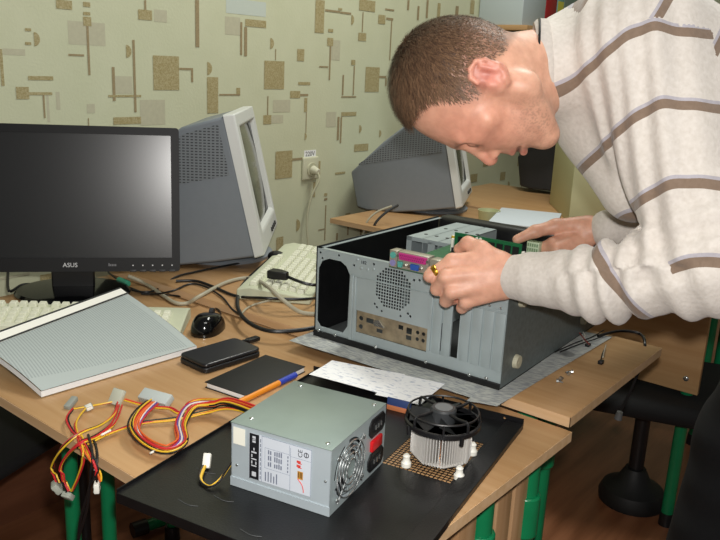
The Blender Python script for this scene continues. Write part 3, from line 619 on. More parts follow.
f_ = MB(); f_.box((-PW, -PL-.001, -.012), (0, -PL+.001, .002)); f_.box((-PW+.01, -PL, -.013), (-.01, -PL+.02, -.011)); f_.build('front_fold', BLACKP, t, bevel=.0006)
sc_ = MB()
for (x, y) in ((-.30, -.43), (-.27, -.40), (-.20, -.44), (-.33, -.36)): sc_.tube([(x, y, .0022), (x+.018, y-.003, .0022), (x+.03, y+.001, .0022)], .0004, 4)
sc_.build('scratch', mat('scratched_paint', '#4d4f50', .6), t)

# ------------------------------------------------------------------ power supply
SY = math.radians(12); SO = Vector((-.516, .623, .0025)); SM = Matrix.Translation(SO) @ Matrix.Rotation(SY, 4, 'Z'); SI = SM.inverted()
psu = thing('power_supply', 'grey steel computer power supply on the black side panel, label towards us', 'power supply', SO, SY)
sa, sb, shh = .141, .150, .086
bx = MB(); bx.box((-sa, 0, .0), (0, .0012, shh)); bx.box((-sa, sb-.0012, 0), (0, sb, shh)); bx.box((-sa, 0, 0), (-sa+.0012, sb, shh)); bx.box((-sa, 0, 0), (0, sb, .0012)); 
bx.box((-sa-.0006, -.0012, .0), (.0006, 0, .012)); bx.build('housing', mat('psu_side_steel', '#BCC7CD', .4, .25, .05, 30), psu)
tp = MB(); tp.bevbox((-sa-.0008, -.0008, shh-.0008), (.0004, sb+.0008, shh+.0008), .0006); tp.build('cover', PSUST, psu)
FACE = Matrix(((0, 0, 1, 0), (1, 0, 0, 0), (0, 1, 0, 0), (0, 0, 0, 1)))     # (y, z) -> plane x=0
fc, fz_, fr_ = .0465, .0425, .038
slots = []
for k, (r0, r1) in enumerate(((.0165, .0225), (.0245, .0305), (.0325, .0378))):
    for q in range(4):
        a0, a1 = q*PI/2+.14+.5*k*.2, (q+1)*PI/2-.14+.5*k*.2
        slots.append([(fc+r1*math.cos(a0+(a1-a0)*i/9), fz_+r1*math.sin(a0+(a1-a0)*i/9)) for i in range(10)] + [(fc+r0*math.cos(a1-(a1-a0)*i/9), fz_+r0*math.sin(a1-(a1-a0)*i/9)) for i in range(10)])
def hexa(y0, z0, y1, z1, c): return [(y0+c, z0), (y1-c, z0), (y1, z0+c), (y1, z1-c), (y1-c, z1), (y0+c, z1), (y0, z1-c), (y0, z0+c)]
hx1, hx2 = hexa(.099, .055, .146, .081, .007), hexa(.099, .006, .146, .032, .007)
plate('fan_face', rect(0, 0, sb, shh), [s_[::-1] for s_ in slots]+[hx1[::-1], hx2[::-1]], .0011, STEEL, psu, Matrix.Translation((-.0002, 0, 0)) @ FACE)
gw = MB()
for R_ in (.012, .020, .028, .036): gw.ring(R_, .0011, 0, 40, 6, Matrix.Translation((.0035, fc, fz_)) @ Matrix.Rotation(PI/2, 4, 'Y'))
for q in range(4):
    a = q*PI/2+PI/4; gw.cyl((.0028, fc+.012*math.cos(a), fz_+.012*math.sin(a)), (.0028, fc+.046*math.cos(a), fz_+.046*math.sin(a)), .0011, n=8)
gw.build('wire_guard', CHROME, psu)
for q in range(4):
    a = q*PI/2+PI/4; MB().sphere((.003, fc+.0505*math.cos(a)*.95, fz_+.0505*math.sin(a)*.76), (.002, .003, .003), 10, 6).build('screw', CHROME, psu)
fn = MB(); fn.cyl((-.022, fc, fz_), (-.004, fc, fz_), .014, n=24)
for q in range(7):
    a = 2*PI*q/7; c0, s0 = math.cos(a), math.sin(a); c1, s1 = math.cos(a+.62), math.sin(a+.62)
    fn.add([(-.004, fc+.013*c0, fz_+.013*s0), (-.004, fc+.036*c0, fz_+.036*s0), (-.018, fc+.036*c1, fz_+.036*s1), (-.018, fc+.013*c1, fz_+.013*s1), (-.005, fc+.013*c0, fz_+.013*s0), (-.005, fc+.036*c0, fz_+.036*s0), (-.019, fc+.036*c1, fz_+.036*s1), (-.019, fc+.013*c1, fz_+.013*s1)], [(0, 1, 2, 3), (7, 6, 5, 4), (0, 4, 5, 1), (1, 5, 6, 2), (2, 6, 7, 3), (3, 7, 4, 0)])
fn.build('fan', DKGREY, psu)
MB().cyl((.0005, fc, fz_), (.0012, fc, fz_), .0125, n=24).build('hub_sticker', mat('hub_plate', '#8d9a97', .5, .2), psu)
for nm, hx in (('power_inlet', hx1), ('power_outlet', hx2)):
    s_ = MB(); s_.prism(hx, .0, .0022, FACE); y0, z0, y1, z1 = .108, min(p[1] for p in hx)+.006, .137, max(p[1] for p in hx)-.006
    so = s_.build(nm, BLACK, psu, bevel=.0006)
    MB().prism(hexa(y0, z0, y1, z1, .003), .0022, .0026, FACE).build('recess', mat('deep_black', '#050506', .7), so)
    pn = MB()
    for q in range(3): pn.box((.0024, .1135+.008*q, (z0+z1)/2-.003), (.004, .1155+.008*q, (z0+z1)/2+.003))
    pn.build('contact', CHROME, so)
MB().bevbox((0, .105, .036), (.0045, .135, .051), .001).build('voltage_switch', mat('red_plastic', '#C4161C', .35), psu)
# label on the side
FRONT = Matrix(((1, 0, 0, 0), (0, 0, -1, -.0012), (0, 1, 0, 0), (0, 0, 0, 1)))
def lab(name, rects, m, d=.0002, par=None):
    b = MB(); [b.prism(rect(*r), .0, d, FRONT) for r in rects]; return b.build(name, m, par or psu)
st = lab('label', [(-.1135, .0185, -.0255, .0800)], mat('label_paper', '#CDD3DC', .5), .0002)
lab('white_sticker', [(-.1370, .0590, -.1195, .0815)], mat('ivory_sticker', '#EFEDDF', .6), .0003)
lab('black_band', [(-.1130, .0187, -.0990, .0796)], mat('label_black', '#17181d', .5), .0003, st)
rules = [(-.0950, .0185, -.0946, .080), (-.0260, .0185, -.0256, .080), (-.0545, .0185, -.0541, .0750), (-.0950, .0795, -.0256, .0799), (-.0905, .0655, -.0545, .0658), (-.0905, .0385, -.0545, .0388), (-.0545, .0640, -.0256, .0643), (-.0560, .0640, -.0557, .0780), (-.0905, .0385, -.0902, .0655)]
lab('ruled_lines', rules, mat('label_rule', '#6a7890', .6), .0003, st)
rnd = random.Random(3); tx = []
for cx in (-.086, -.083, -.077, -.074, -.071, -.068):
    for z in (.042, .050, .058): tx.append((cx, z, cx+.0018, z+.005+rnd.random()*.002))
for cx in (-.090, -.086, -.082, -.078, -.074): tx.append((cx, .021, cx+.0016, .030+rnd.random()*.006))
for z in range(9): tx.append((-.0975, .021+z*.0062, -.0962, .0255+z*.0062))
for z in range(5): tx.append((-.0585, .041+z*.0048, -.0570, .044+z*.0048))
lab('small_print', tx, mat('small_print_ink', '#71788a', .6), .0003, st)
UPW = frame((0, 0, 0), (0, 0, 1), (-1, 0, 0))
def ltext(name, s, size, m, x, z, d=.0017): return text(name, s, size, m, st, Matrix.Translation((x, -d, z)) @ frame((0, 0, 0), (0, 0, 1), (-1, 0, 0)), .0001)
bandw = mat('band_white', '#C9CCD2', .5)
lab('band_lettering', [(-.1085, .068, -.1040, .0705), (-.1085, .0715, -.1040, .0725), (-.1085, .0735, -.1040, .0765), (-.1100, .036, -.1025, .0375), (-.1100, .039, -.1085, .043), (-.1040, .039, -.1025, .043), (-.1100, .045, -.1025, .0465), (-.1100, .048, -.1085, .052), (-.1100, .054, -.1025, .056), (-.1070, .0575, -.1055, .061), (-.1090, .0225, -.1030, .0285)], bandw, .0005, st)
ltext('ce_mark', 'CE', .0085, INK, -.0405, .0715); 
rg = MB(); rg.ring(.0030, .0005, 0, 20, 6, Matrix.Translation((-.0325, -.0016, .0715)) @ Matrix.Rotation(PI/2, 4, 'X')); rg.box((-.0329, -.0018, .0690), (-.0321, -.0014, .0740)); rg.build('approval_mark', INK, st)
REDL = mat('label_red', '#D2433A', .5)
lab('red_mark', [(-.0455, .0585, -.0400, .0615), (-.0440, .0575, -.0385, .0585), (-.0455, .0530, -.0400, .0560), (-.0440, .0520, -.0385, .0530)], REDL, .0004, st)
lab('orange_mark', [(-.0440, .0375, -.0365, .0480)], mat('label_orange', '#C08A3A', .5), .0004, st)
lab('logo_strokes', [(-.0430, .0395, -.0420, .0470), (-.0405, .0395, -.0395, .0470), (-.0385, .0395, -.0375, .0470)], mat('label_brown', '#5c4326', .5), .0006, st)
sw = MB(); sw.tube([(-.0435, -.0016, .0375), (-.0400, -.0016, .0340), (-.0370, -.0016, .0300), (-.0355, -.0016, .0250), (-.0352, -.0016, .0215)], .0006, 5); sw.build('red_swoosh', REDL, st)
for x, y in ((-.125, .02), (-.012, .012), (-.012, .138), (-.125, .138)): MB().sphere((x, y, shh+.0008), (.0030, .0030, .0014), 12, 6).build('cover_screw', CHROME, psu)
for x, z in ((-.132, .030), (-.006, .045)): MB().sphere((x, -.0012, z), (.0018, .0010, .0018), 10, 6).build('rivet', CHROME, psu)

# wires of the power supply
WC = {'r': '#C0262B', 'y': '#E0B42C', 'k': '#161314', 'o': '#D9652A', 'p': '#6A4590', 'b': '#3E4C9A', 'w': '#D9D4CC', 'n': '#8A4A2C', 'g': '#3d7a55'}
def wmat(c): return mat('wire_insulation_'+{'r': 'red', 'y': 'yellow', 'k': 'black', 'o': 'orange', 'p': 'purple', 'b': 'blue', 'w': 'white', 'n': 'brown', 'g': 'green'}[c], WC[c], .4)
rw = random.Random(11)
def D(u, v, z=.006): return on(u, v, z)
def H(u, v, y=.508): return ony(u, v, y)
def wires(colors, pts, spread, r=.00135, name='wire', ends=1.0):
    """parallel wires along one route; the bundle opens and closes by `spread`"""
    P = spline([Vector(p) for p in pts], 5); n_ = len(P)
    for c in colors:
        ph_, rad = rw.random()*2*PI, spread*math.sqrt(rw.random()); tw = rw.uniform(-1.2, 1.2); Q = []
        for i, p in enumerate(P):
            tt = i/(n_-1); d_ = (P[min(i+1, n_-1)]-P[max(i-1, 0)]).normalized(); s_ = Vector((0, 0, 1)).cross(d_)
            s_ = s_.normalized() if s_.length > .2 else Vector((1, 0, 0)); q_ = d_.cross(s_); k = rad*(.75+.35*math.sin(3*tt*PI+ph_))
            q = p + s_*k*math.cos(ph_+tw*tt)*1.3 + q_*abs(k*math.sin(ph_+tw*tt))
            if q.z < .0022 and q.y > .53: q.z = .0022
            Q.append(SI @ q)
        MB().tube(Q, r, 6, False).build(name, wmat(c), psu)
OUT = SM @ Vector((-.138, .128, .030))
wires('rrooykrorropkwboyr', [OUT, D(236, 404, .024), D(214, 405, .014), D(192, 408, .012), D(182, 425, .010), D(184, 443, .010), D(167, 453, .009), D(148, 446, .010), D(136, 431, .012), D(141, 416, .014), D(152, 404, .012)], .0095)
wires('ykryk', [OUT, D(234, 409, .022), D(206, 413, .010), D(176, 420, .007), D(140, 424, .006), D(110, 434, .006), D(92, 443, .006), D(80, 449, .008)], .004)
wires('ryor', [OUT, D(236, 402, .026), D(218, 400, .02), D(200, 400, .012), D(188, 404, .010), D(181, 414, .010), D(170, 409, .006), D(150, 407, .004), D(125, 400, .006)], .004)
wires('yrkk', [D(117, 404, .008), D(113, 416, .010), D(100, 426, .011), D(80, 434, .013), H(62, 450), H(53, 468), H(57, 484)], .0045)
wires('rrky', [D(120, 406, .008), D(112, 424, .009), D(96, 437, .010), D(80, 444, .012), H(64, 462), H(63, 480), H(68, 492)], .004)
wires('rkr', [D(72, 410, .008), D(66, 420, .009), D(72, 432, .010), D(84, 443, .010), H(94, 462), H(98, 481)], .003)
wires('yr', [D(85, 410, .006), D(76, 424, .008), D(80, 440, .010), H(84, 456), H(78, 478), H(71, 492)], .003)
wires('yo', [D(79, 436, .012), H(86, 455), H(96, 470), H(99, 482)], .003)
wires('rky', [D(72, 409, .006), D(84, 407, .005), D(96, 405, .005), D(112, 402, .006)], .002)
wires('kk', [D(90, 440, .010), H(93, 462), H(90, 500), H(84, 530), H(80, 548)], .008, .0018)
PIN = lambda: None
def conn(p, size, rz, m, tilt=0, name='connector', rows=0):
    q = SI @ p; o = MB().bevbox((-size[0]/2, -size[1]/2, -size[2]/2), (size[0]/2, size[1]/2, size[2]/2), .0012).build(name, m, psu, loc=q, rot=(tilt, 0, rz-SY))
    if rows:
        b = MB()
        for i in range(rows):
            for j in (0, 1): b.box((-size[0]/2+(i+.5)*size[0]/rows-.0013, -size[1]/2-.0004, -size[2]/4+(j-.0)*size[2]/2-.0013), (-size[0]/2+(i+.5)*size[0]/rows+.0013, size[1]/2+.0004, -size[2]/4+(j-.0)*size[2]/2+.0013))
        b.build('cavity', mat('grey_cavity', '#9a9d92', .7), o)
    return o
CONN = mat('nylon_connector', '#BDBFAE', .5)
ax = D(173, 402, .01)-D(140, 393, .01); conn(D(156, 398, .008), (.054, .020, .012), math.atan2(ax.y, ax.x), mat('nylon_connector_grey', '#B5BDBB', .5), .5, 'main_connector', 12)
ax = D(123, 401, .01)-D(110, 397, .01); conn(D(117, 397, .012), (.021, .024, .008), math.atan2(ax.y, ax.x), CONN, .95, 'drive_connector', 4)
conn(D(71, 403, .006), (.010, .024, .008), math.radians(25), mat('nylon_connector_dark', '#8f938b', .5), .3, 'drive_connector')
conn(D(89, 407, .006), (.012, .010, .006), math.radians(-20), WHITEP, .3, 'floppy_connector', 4)
conn(H(57, 487), (.018, .009, .016), math.radians(-30), mat('nylon_connector_mid', '#A4A89c', .5), .6, 'drive_connector', 4)
conn(H(68, 496), (.014, .008, .013), math.radians(20), mat('nylon_connector_mid', '#A4A89c', .5), .7, 'drive_connector')
conn(H(97, 487), (.013, .007, .014), math.radians(-40), WHITEP, 0, 'floppy_connector', 4)
for u, v in ((155, 451), (106, 433)):
    q = SI @ D(u, v, .012); MB().tube([q+Vector((-.001, -.008, 0)), q+Vector((.001, .008, .001))], .0016, 6, False).build('cable_tie', WHITEP, psu)
# the short twelve volt lead in front
wires('yyk', [SM @ Vector((-.139, .004, .034)), D(222, 477, .012), D(212, 486, .006), D(205, 485, .004), D(201, 478, .006), D(205, 466, .008)], .0022)
conn(D(207, 461, .010), (.010, .019, .010), math.radians(38), WHITEP, .9, 'processor_plug', 2)

# ------------------------------------------------------------------ processor cooler standing on the panel's vent
KC = Vector((-.494, .829, .0024)); t = thing('processor_cooler', 'round black fan on a silver finned heatsink, standing on the vent of the side panel', 'cooler', KC, math.radians(17))
hs = MB(); nf = 64
def env(a):   # plan outline of the fins: a square with cut corners
    c_, s_ = abs(math.cos(a)), abs(math.sin(a)); return min(.040/max(c_, s_), .0515/(c_+s_)*1.0)
for i in range(nf):
    a = 2*PI*i/nf; e = env(a); d_ = Vector((math.cos(a), math.sin(a), 0)); s_ = Vector((-d_.y, d_.x, 0))*.0006
    p = [d_*.017+Vector((0, 0, .008)), d_*e+Vector((0, 0, .010)), d_*e+Vector((0, 0, .051)), d_*.017+Vector((0, 0, .053))]
    hs.add([q-s_ for q in p]+[q+s_ for q in p], [(0, 1, 2, 3), (7, 6, 5, 4), (0, 4, 5, 1), (1, 5, 6, 2), (2, 6, 7, 3), (3, 7, 4, 0)])
hs.build('fins', ALU, t)
MB().lathe([(.018, .003), (.0185, .008), (.0175, .052)], 28).build('core', mat('copper_core', '#B07a52', .35, .8), t)
skirt = MB(); oc = [(env(a)*.985*math.cos(a), env(a)*.985*math.sin(a)) for a in [PI/4*k+.39*s_ for k in range(8) for s_ in (-1, 1)]]
skirt.prism(oc, .009, .0115); skirt.build('fin_base', ALU, t)
rg = MB(); ro = .0515
rg.lathe([(ro-.0035, .0560), (ro, .0560), (ro, .0615), (ro-.0015, .0625), (ro-.0035, .0625), (ro-.0035, .0560)], 56)
fan_ring = rg.build('fan_frame', BLACK, t)
rt = MB(); rt.ring(ro-.004, .0014, .0745, 56, 6)
for q in range(4):
    a = PI/2*q+PI/4
    rt.tube([(.016*math.cos(a), .016*math.sin(a), .075), (.033*math.cos(a+.15), .033*math.sin(a+.15), .0745), ((ro-.004)*math.cos(a+.2), (ro-.004)*math.sin(a+.2), .0745), ((ro-.002)*math.cos(a+.2), (ro-.002)*math.sin(a+.2), .060)], .0021, 8)
    rt.tube([((ro-.004)*math.cos(a-.5), (ro-.004)*math.sin(a-.5), .0745), ((ro-.001)*math.cos(a-.5), (ro-.001)*math.sin(a-.5), .060)], .0016, 6)
rt.build('guard_ring', BLACK, fan_ring)
fb = MB(); fb.lathe([(.0165, .058), (.0175, .062), (.0175, .0765), (.0155, .079)], 32)
fb.build('hub', mat('hub_grey', '#36383a', .4), t)
MB().lathe([(.0120, .079), (.0120, .0794)], 24).build('hub_sticker', mat('hub_sticker_grey', '#6f7375', .45), t)
for q in range(7):
    a = 2*PI*q/7+.3; vs_ = []
    for lay in (0, .0008):
        for i in range(6):
            r_ = .0165+(.046-.0165)*i/5
            for s_, z in ((0, .071), (.62-.1*i/5, .060)): vs_.append((r_*math.cos(a+s_+.08*i/5), r_*math.sin(a+s_+.08*i/5), z-lay))
    fs = []
    for i in range(5): fs += [(2*i, 2*i+1, 2*i+3, 2*i+2), (12+2*i, 12+2*i+2, 12+2*i+3, 12+2*i+1)]
    fs += [(0, 2, 4, 6, 8, 10, 22, 20, 18, 16, 14, 12), (1, 13, 15, 17, 19, 21, 23, 11, 9, 7, 5, 3), (0, 12, 13, 1), (10, 11, 23, 22)]
    MB().add(vs_, fs).build('blade', mat('blade_black', '#1d1f20', .35), t)
for sx, sy in ((-1, -1), (1, -1), (1, 1), (-1, 1)):
    x, y = .0365*sx, .0365*sy
    ft = MB(); ft.lathe([(.0068, .0004), (.0070, .006), (.0050, .0085), (.0046, .0135), (.0052, .0155), (.003, .018)], 18, Matrix.Translation((x, y, 0))); ft.build('push_pin', WHITEP, t)
    MB().tube([(x*.98, y*.98, .047), (x*.99, y*.99, .052), (x*1.0, y*1.0, .060)], .0030, 8).build('bracket_arm', BLACK, t)

# ------------------------------------------------------------------ small blue card between the power supply and the cooler
q = on(392, 415, .004); t = thing('small_card', 'small blue card with an orange edge standing behind the power supply', 'card', (q.x, q.y+.02, .002), math.radians(12))
MB().bevbox((-.022, 0, 0), (.018, .003, .020), .0006).build('blue_face', mat('card_blue', '#2F4170', .5), t); MB().bevbox((-.022, -.0006, 0), (.018, .0034, .008), .0004).build('orange_edge', mat('card_orange', '#B97048', .5), t)
# ------------------------------------------------------------------ motherboard held over the case
MO = Vector((-.747, 1.036, .1905)); MY = math.radians(2.5); t = thing('motherboard', 'green computer motherboard held over the open case by both hands', 'motherboard', MO, MY, rot=(0.015, 0, MY))
MBW, MBD = .244, .232
PCB = mat('green_circuit_board', '#1E5A3A', .4, 0, 0, 90, 0, hex2='#2A7048')
MB().box((0, 0, 0), (MBW, MBD, .0018)).build('circuit_board', PCB, t)
MET = mat('port_metal', '#B9B4A6', .35, .6); TEAL = mat('teal_port', '#57A79B', .45); LAV = mat('lavender_port', '#8C86B8', .45); PINK = mat('magenta_port', '#B8327E', .4); BLUEP = mat('blue_port', '#2E56A8', .4)
def port(name, lo, hi, m, shell=True):
    if shell: 
        o = MB().bevbox((lo[0], lo[1], lo[2]), (hi[0], hi[1], hi[2]), .0006).build(name, MET, t)
    return o
a_ = port('mouse_keyboard_ports', (.003, -.004, .002), (.0175, .016, .031), MET)
for z, m in ((.023, TEAL), (.0095, LAV)):
    MB().cyl((.0102, -.0055, z), (.0102, .0, z), .0056, n=20).build('socket', m, a_)
a_ = port('printer_port_block', (.0195, -.003, .002), (.079, .016, .031), MET)
pp = MB(); pp.prism([(.024, .018), (.075, .018), (.077, .0295), (.022, .0295)], -.004, .0015, Matrix(((1, 0, 0, 0), (0, 0, 1, -.003), (0, 1, 0, 0), (0, 0, 0, 1)))); pp.build('printer_port', PINK, a_, bevel=.0008)
hd = MB()
for i in range(13): hd.cyl((.0265+i*.0038, -.0076, .0258), (.0265+i*.0038, -.0069, .0258), .0007, n=6)
for i in range(12): hd.cyl((.0284+i*.0038, -.0076, .0218), (.0284+i*.0038, -.0069, .0218), .0007, n=6)
hd.build('pin_hole', mat('dark_hole', '#2a0a1c', .6), a_)
for x0, x1, m, nm in ((.0205, .0300, TEAL, 'serial_port'), (.046, .0625, BLUEP, 'display_port')):
    q = MB(); q.prism([(x0+.001, .0045), (x1-.001, .0045), (x1, .0145), (x0, .0145)], -.004, .001, Matrix(((1, 0, 0, 0), (0, 0, 1, -.003), (0, 1, 0, 0), (0, 0, 0, 1)))); q.build(nm, m, a_, bevel=.0006)
nu = MB()
for x, z in ((.0345, .0095), (.0435, .0095), (.0655, .0095), (.0205, .0238), (.0783, .0238)): nu.cyl((x, -.0068, z), (x, -.002, z), .0026, n=6)
nu.build('jack_screw', CHROME, a_)
a_ = port('usb_network_block', (.082, -.003, .002), (.099, .018, .029), MET)
b_ = MB()
for z in (.005, .0115): b_.box((.0838, -.0034, z), (.0972, -.0028, z+.0045))
b_.build('usb_slot', DKGREY, a_)
a_ = port('audio_block', (.104, -.004, .002), (.140, .012, .013), MET)
for i, c in enumerate(('#6fae58', '#4a7fc0', '#d98aa8')): MB().cyl((.110+i*.012, -.0062, .0075), (.110+i*.012, -.002, .0075), .0042, n=16).build('audio_jack', mat('jack_'+c[1:], c, .45), a_)
q = MB(); q.bevbox((.07, .062, .0018), (.122, .116, .0085), .001); sk = q.build('processor_socket', mat('socket_cream', '#D8D2BC', .5), t)
MB().box((.076, .068, .0085), (.116, .110, .0092)).build('socket_grid', mat('socket_grid', '#8d8a7c', .6), sk)
MB().tube([(.124, .060, .008), (.125, .09, .008), (.124, .114, .009)], .0009, 6).build('lever', CHROME, sk)
CAPM = mat('capacitor_sleeve', '#243a2e', .35); CAPY = mat('yellow_coil', '#D3B22A', .45)
for x, y in ((.05, .045), (.062, .045), (.074, .047), (.086, .047), (.098, .047), (.055, .13), (.135, .05), (.147, .06), (.16, .12)):
    c_ = MB(); c_.cyl((x, y, .0018), (x, y, .015), .004, n=14); o = c_.build('capacitor', CAPM, t, bevel=.0005); MB().cyl((x, y, .015), (x, y, .0154), .0036, n=14).build('vent_top', ALU, o)
cy = Matrix.Translation(MO) @ Matrix.Rotation(MY, 4, 'Z'); yv = cy.inverted() @ on(453, 247, .192)
c_ = MB(); c_.cyl((yv.x, yv.y, .0018), (yv.x, yv.y, .021), .0045, n=16); o = c_.build('yellow_coil', CAPY, t, bevel=.0008)
MB().cyl((yv.x, yv.y, .021), (yv.x, yv.y, .0215), .0035, n=16).build('coil_top', WHITEP, o)
dm = MB(); dm.box((.036, .1585, .010), (.169, .1600, .0405)); mo = dm.build('memory_module', mat('memory_green', '#17653C', .4, 0, .15, 120), t)
ch = MB()
for i in range(8): ch.box((.044+i*.0155, .1565, .018), (.0555+i*.0155, .1585, .034))
ch.build('memory_chip', BLACK, mo)
for i, x in enumerate((.082, .089)): MB().cyl((x, .1580, .0365), (x, .1563, .0365), .0026, n=12).build('inspection_dot', WHITEP, mo)
sl = MB(); sl.bevbox((.032, .1555, .0018), (.173, .163, .012), .0008); sl.bevbox((.032, .170, .0018), (.173, .1775, .012), .0008); sl.build('memory_slot', mat('slot_plastic', '#2d2f33', .5), t)
for x in (.030, .170): 
    MB().bevbox((x, .1560, .004), (x+.005, .1625, .028), .001).build('slot_latch', WHITEP, t)
av = cy.inverted() @ on(534, 251, .200)
a_ = MB(); a_.bevbox((av.x-.012, av.y-.008, .0018), (av.x+.012, av.y+.008, .024), .0008); ao = a_.build('power_socket', mat('pale_green_nylon', '#C2D3B4', .5), t)
g_ = MB()
for i in range(5):
    for j in range(2): g_.box((av.x-.0105+i*.0044, av.y-.0066+j*.007, .0241), (av.x-.0075+i*.0044, av.y-.0006+j*.007, .0245))
    for j in range(2): g_.box((av.x-.0105+i*.0044, av.y-.0083, .006+j*.009), (av.x-.0075+i*.0044, av.y-.0079, .012+j*.009))
g_.build('socket_cavity', mat('green_shadow', '#7d9472', .6), ao)
for x in (.158, .178, .198, .218): MB().bevbox((x, .02, .0018), (x+.0075, .10, .0135), .0008).build('expansion_slot', WHITEP if x > .16 else mat('slot_brown', '#6b4a2f', .5), t)
MB().bevbox((.13, .118, .0018), (.155, .143, .010), .001).build('chipset_heatsink', ALU, t)

# ------------------------------------------------------------------ wall socket with its plug and cable
so = onx(309, 168, WX); t = thing('wall_socket', 'white mains socket on the papered wall between the two tube monitors', 'socket', so)
MB().bevbox((0, -.042, -.042), (.012, .042, .042), .006, seg=3).build('plate', mat('ivory_socket', '#C9C9AE', .5), t)
MB().cyl((.010, .002, -.004), (.016, .002, -.004), .026, n=28).build('insert', mat('ivory_socket_ring', '#BDBC9F', .5), t, bevel=.002)
t2 = thing('mains_plug', 'white plug and its lead hanging from the wall socket to the desk', 'plug', so)
MB().cyl((.016, .002, -.004), (.045, .002, -.010), .017, .011, 20).build('plug_body', mat('ivory_plug', '#D3D2BA', .45), t2, bevel=.003)
MB().tube([Vector((.042, .002, -.012)), Vector((.05, .0, -.04)), onx(311, 198, WX+.035)-so, onx(307, 222, WX+.03)-so, onx(309, 250, WX+.04)-so, onx(312, 275, WX+.05)-so], .0042, 8).build('lead', mat('ivory_lead', '#BFBEA2', .5), t2)
sp = onx(310, 154, WX+.0005); t = thing('voltage_sticker', 'small white sticker with black figures above the wall socket', 'sticker', sp)
MB().box((-.0003, -.032, -.014), (.0004, .032, .014)).build('paper', PAPER, t); text('figures', '220V', .024, INK, t, frame((.0006, 0, 0), (0, 1, 0), (0, 0, 1)), .0001)

# ------------------------------------------------------------------ cables on the desks
def cable(label, pts, r, m, plug=None, cat='cable', name='cable', group=None):
    o = Vector(pts[0]); t = thing(name, label, cat, o); MB().tube([Vector(p)-o for p in pts], r, 8).build('lead', m, t)
    return t, o
def K(u, v, z=.004):
    p = on(u, v, z); return on(u, v, z+.018) if (p.y > 1.06 and z < .0165) else p
t, o = cable('black mains lead with its angular socket end lying across the middle keyboard', [K(286, 276, .062), K(298, 281, .060), K(308, 284, .056), K(316, 285, .052), K(330, 284, .03)], .0036, BLACK)
pa, pb = K(270, 273, .066)-o, K(288, 277, .064)-o; d_ = (pb-pa); rz = math.atan2(d_.y, d_.x)
pl = MB(); pl.prism([(0, -.014), (.022, -.014), (.045, -.006), (.045, .006), (.022, .014), (0, .014)], -.009, .009); pl.build('socket_end', BLACK, t, bevel=.002, loc=pa, rot=(0, 0, rz))
cable('thick black lead looping on the desk from the tube monitor towards the open case', [K(322, 326, .02+.006), K(300, 330, .024), K(270, 331, .024), K(248, 322, .024), K(238, 308, .024), K(239, 292, .024), K(247, 280, .024), K(260, 268, .024), K(272, 257, .026)], .0042, BLACK)
t, o = cable('black lead with a bulky filter lump running behind the middle keyboard', [K(252, 276, .024), K(262, 266, .026), K(272, 258, .030), K(286, 254, .034), K(300, 252, .034), K(314, 254, .034), K(330, 258, .03)], .0034, BLACK)
fb_ = K(277, 257, .034)-o; MB().sphere(fb_, (.028, .020, .016), 20, 12).build('filter_lump', BLACK, t)
cable('grey beige monitor lead curving from the black mouse to the open case', [K(128, 276, .005), K(146, 284, .005), K(164, 296, .005), K(176, 303, .005), K(188, 303, .005), K(200, 296, .004), K(227, 282, .024), K(250, 278, .026), K(267, 286, .064), K(283, 300, .050), K(300, 312, .026), K(318, 314, .023)], .0042, GREYC)
cable('thin beige lead from the black loop to the middle keyboard', [K(240, 316, .021), K(246, 309, .021), K(256, 304, .021), K(272, 300, .030)], .0022, GREYC)
cable('black lead lying across the front edge of the middle keyboard', [K(176, 281, .022), K(196, 281, .022), K(214, 287, .022), K(230, 294, .022), K(243, 297, .024), K(262, 298, .046), K(285, 299, .044), K(305, 299, .042), K(318, 298, .03)], .0032, BLACK)
cable('thin black lead curving beneath the nearer tube monitor onto the desk', [K(112, 282, .004), K(132, 290, .004), K(148, 292, .004), K(160, 288, .004), K(176, 277, .003), K(195, 272, .022), K(224, 266, .022), K(246, 262, .022)], .0026, BLACK)
cable('thin black lead between the black flat monitor and the mouse', [K(128, 287, .003), K(150, 294, .003), K(172, 291, .003), K(190, 284, .003), K(206, 287, .022), K(222, 297, .022), K(232, 309, .022), K(242, 316, .022)], .0022, BLACK)
t, o = cable('dark lead with a green round plug beside the foot of the flat monitor', [K(108, 272, .01), K(114, 277, .008), K(119, 280, .008)], .0022, BLACK)
a_, b_ = K(119, 280, .008)-o, K(128, 284, .008)-o; MB().cyl(a_, b_, .0075, .0075, 16).build('green_plug', mat('ps2_green', '#3E9C7E', .45), t, bevel=.001)
cable('black lead hanging behind the black flat monitor down to the desk', [px(9, 262, 1.80), px(8, 272, 1.80), K(9, 291, .004), K(22, 285, .004), K(36, 285, .004), K(60, 291, .004)], .0034, BLACK)
dz = -.10
t, o = cable('black lead hanging in a loop from the end of the desk under the man\'s elbow', [K(598, 336, .024), K(620, 331, .026), K(640, 334, .022), ony(645, 345, 1.465), ony(641, 365, 1.465), ony(630, 392, 1.465), ony(621, 410, 1.465)], .0030, BLACK)
q = ony(620, 412, 1.465)-o; q2 = ony(618, 419, 1.465)-o; MB().cyl(q, q2, .006, .008, 12).build('round_plug', mat('grey_plug', '#5c5c5c', .4), t)
cable('dark lead running down behind the far tube monitor', [px(398, 205, 2.62), px(384, 214, 2.60), px(375, 224, 2.60), px(371, 236, 2.62), px(368, 250, 2.62)], .0045, DKGREY)
cable('grey lead beside the dark one behind the far tube monitor', [px(392, 206, 2.64), px(377, 212, 2.64), px(367, 222, 2.64), px(362, 240, 2.66)], .0035, GREYC)

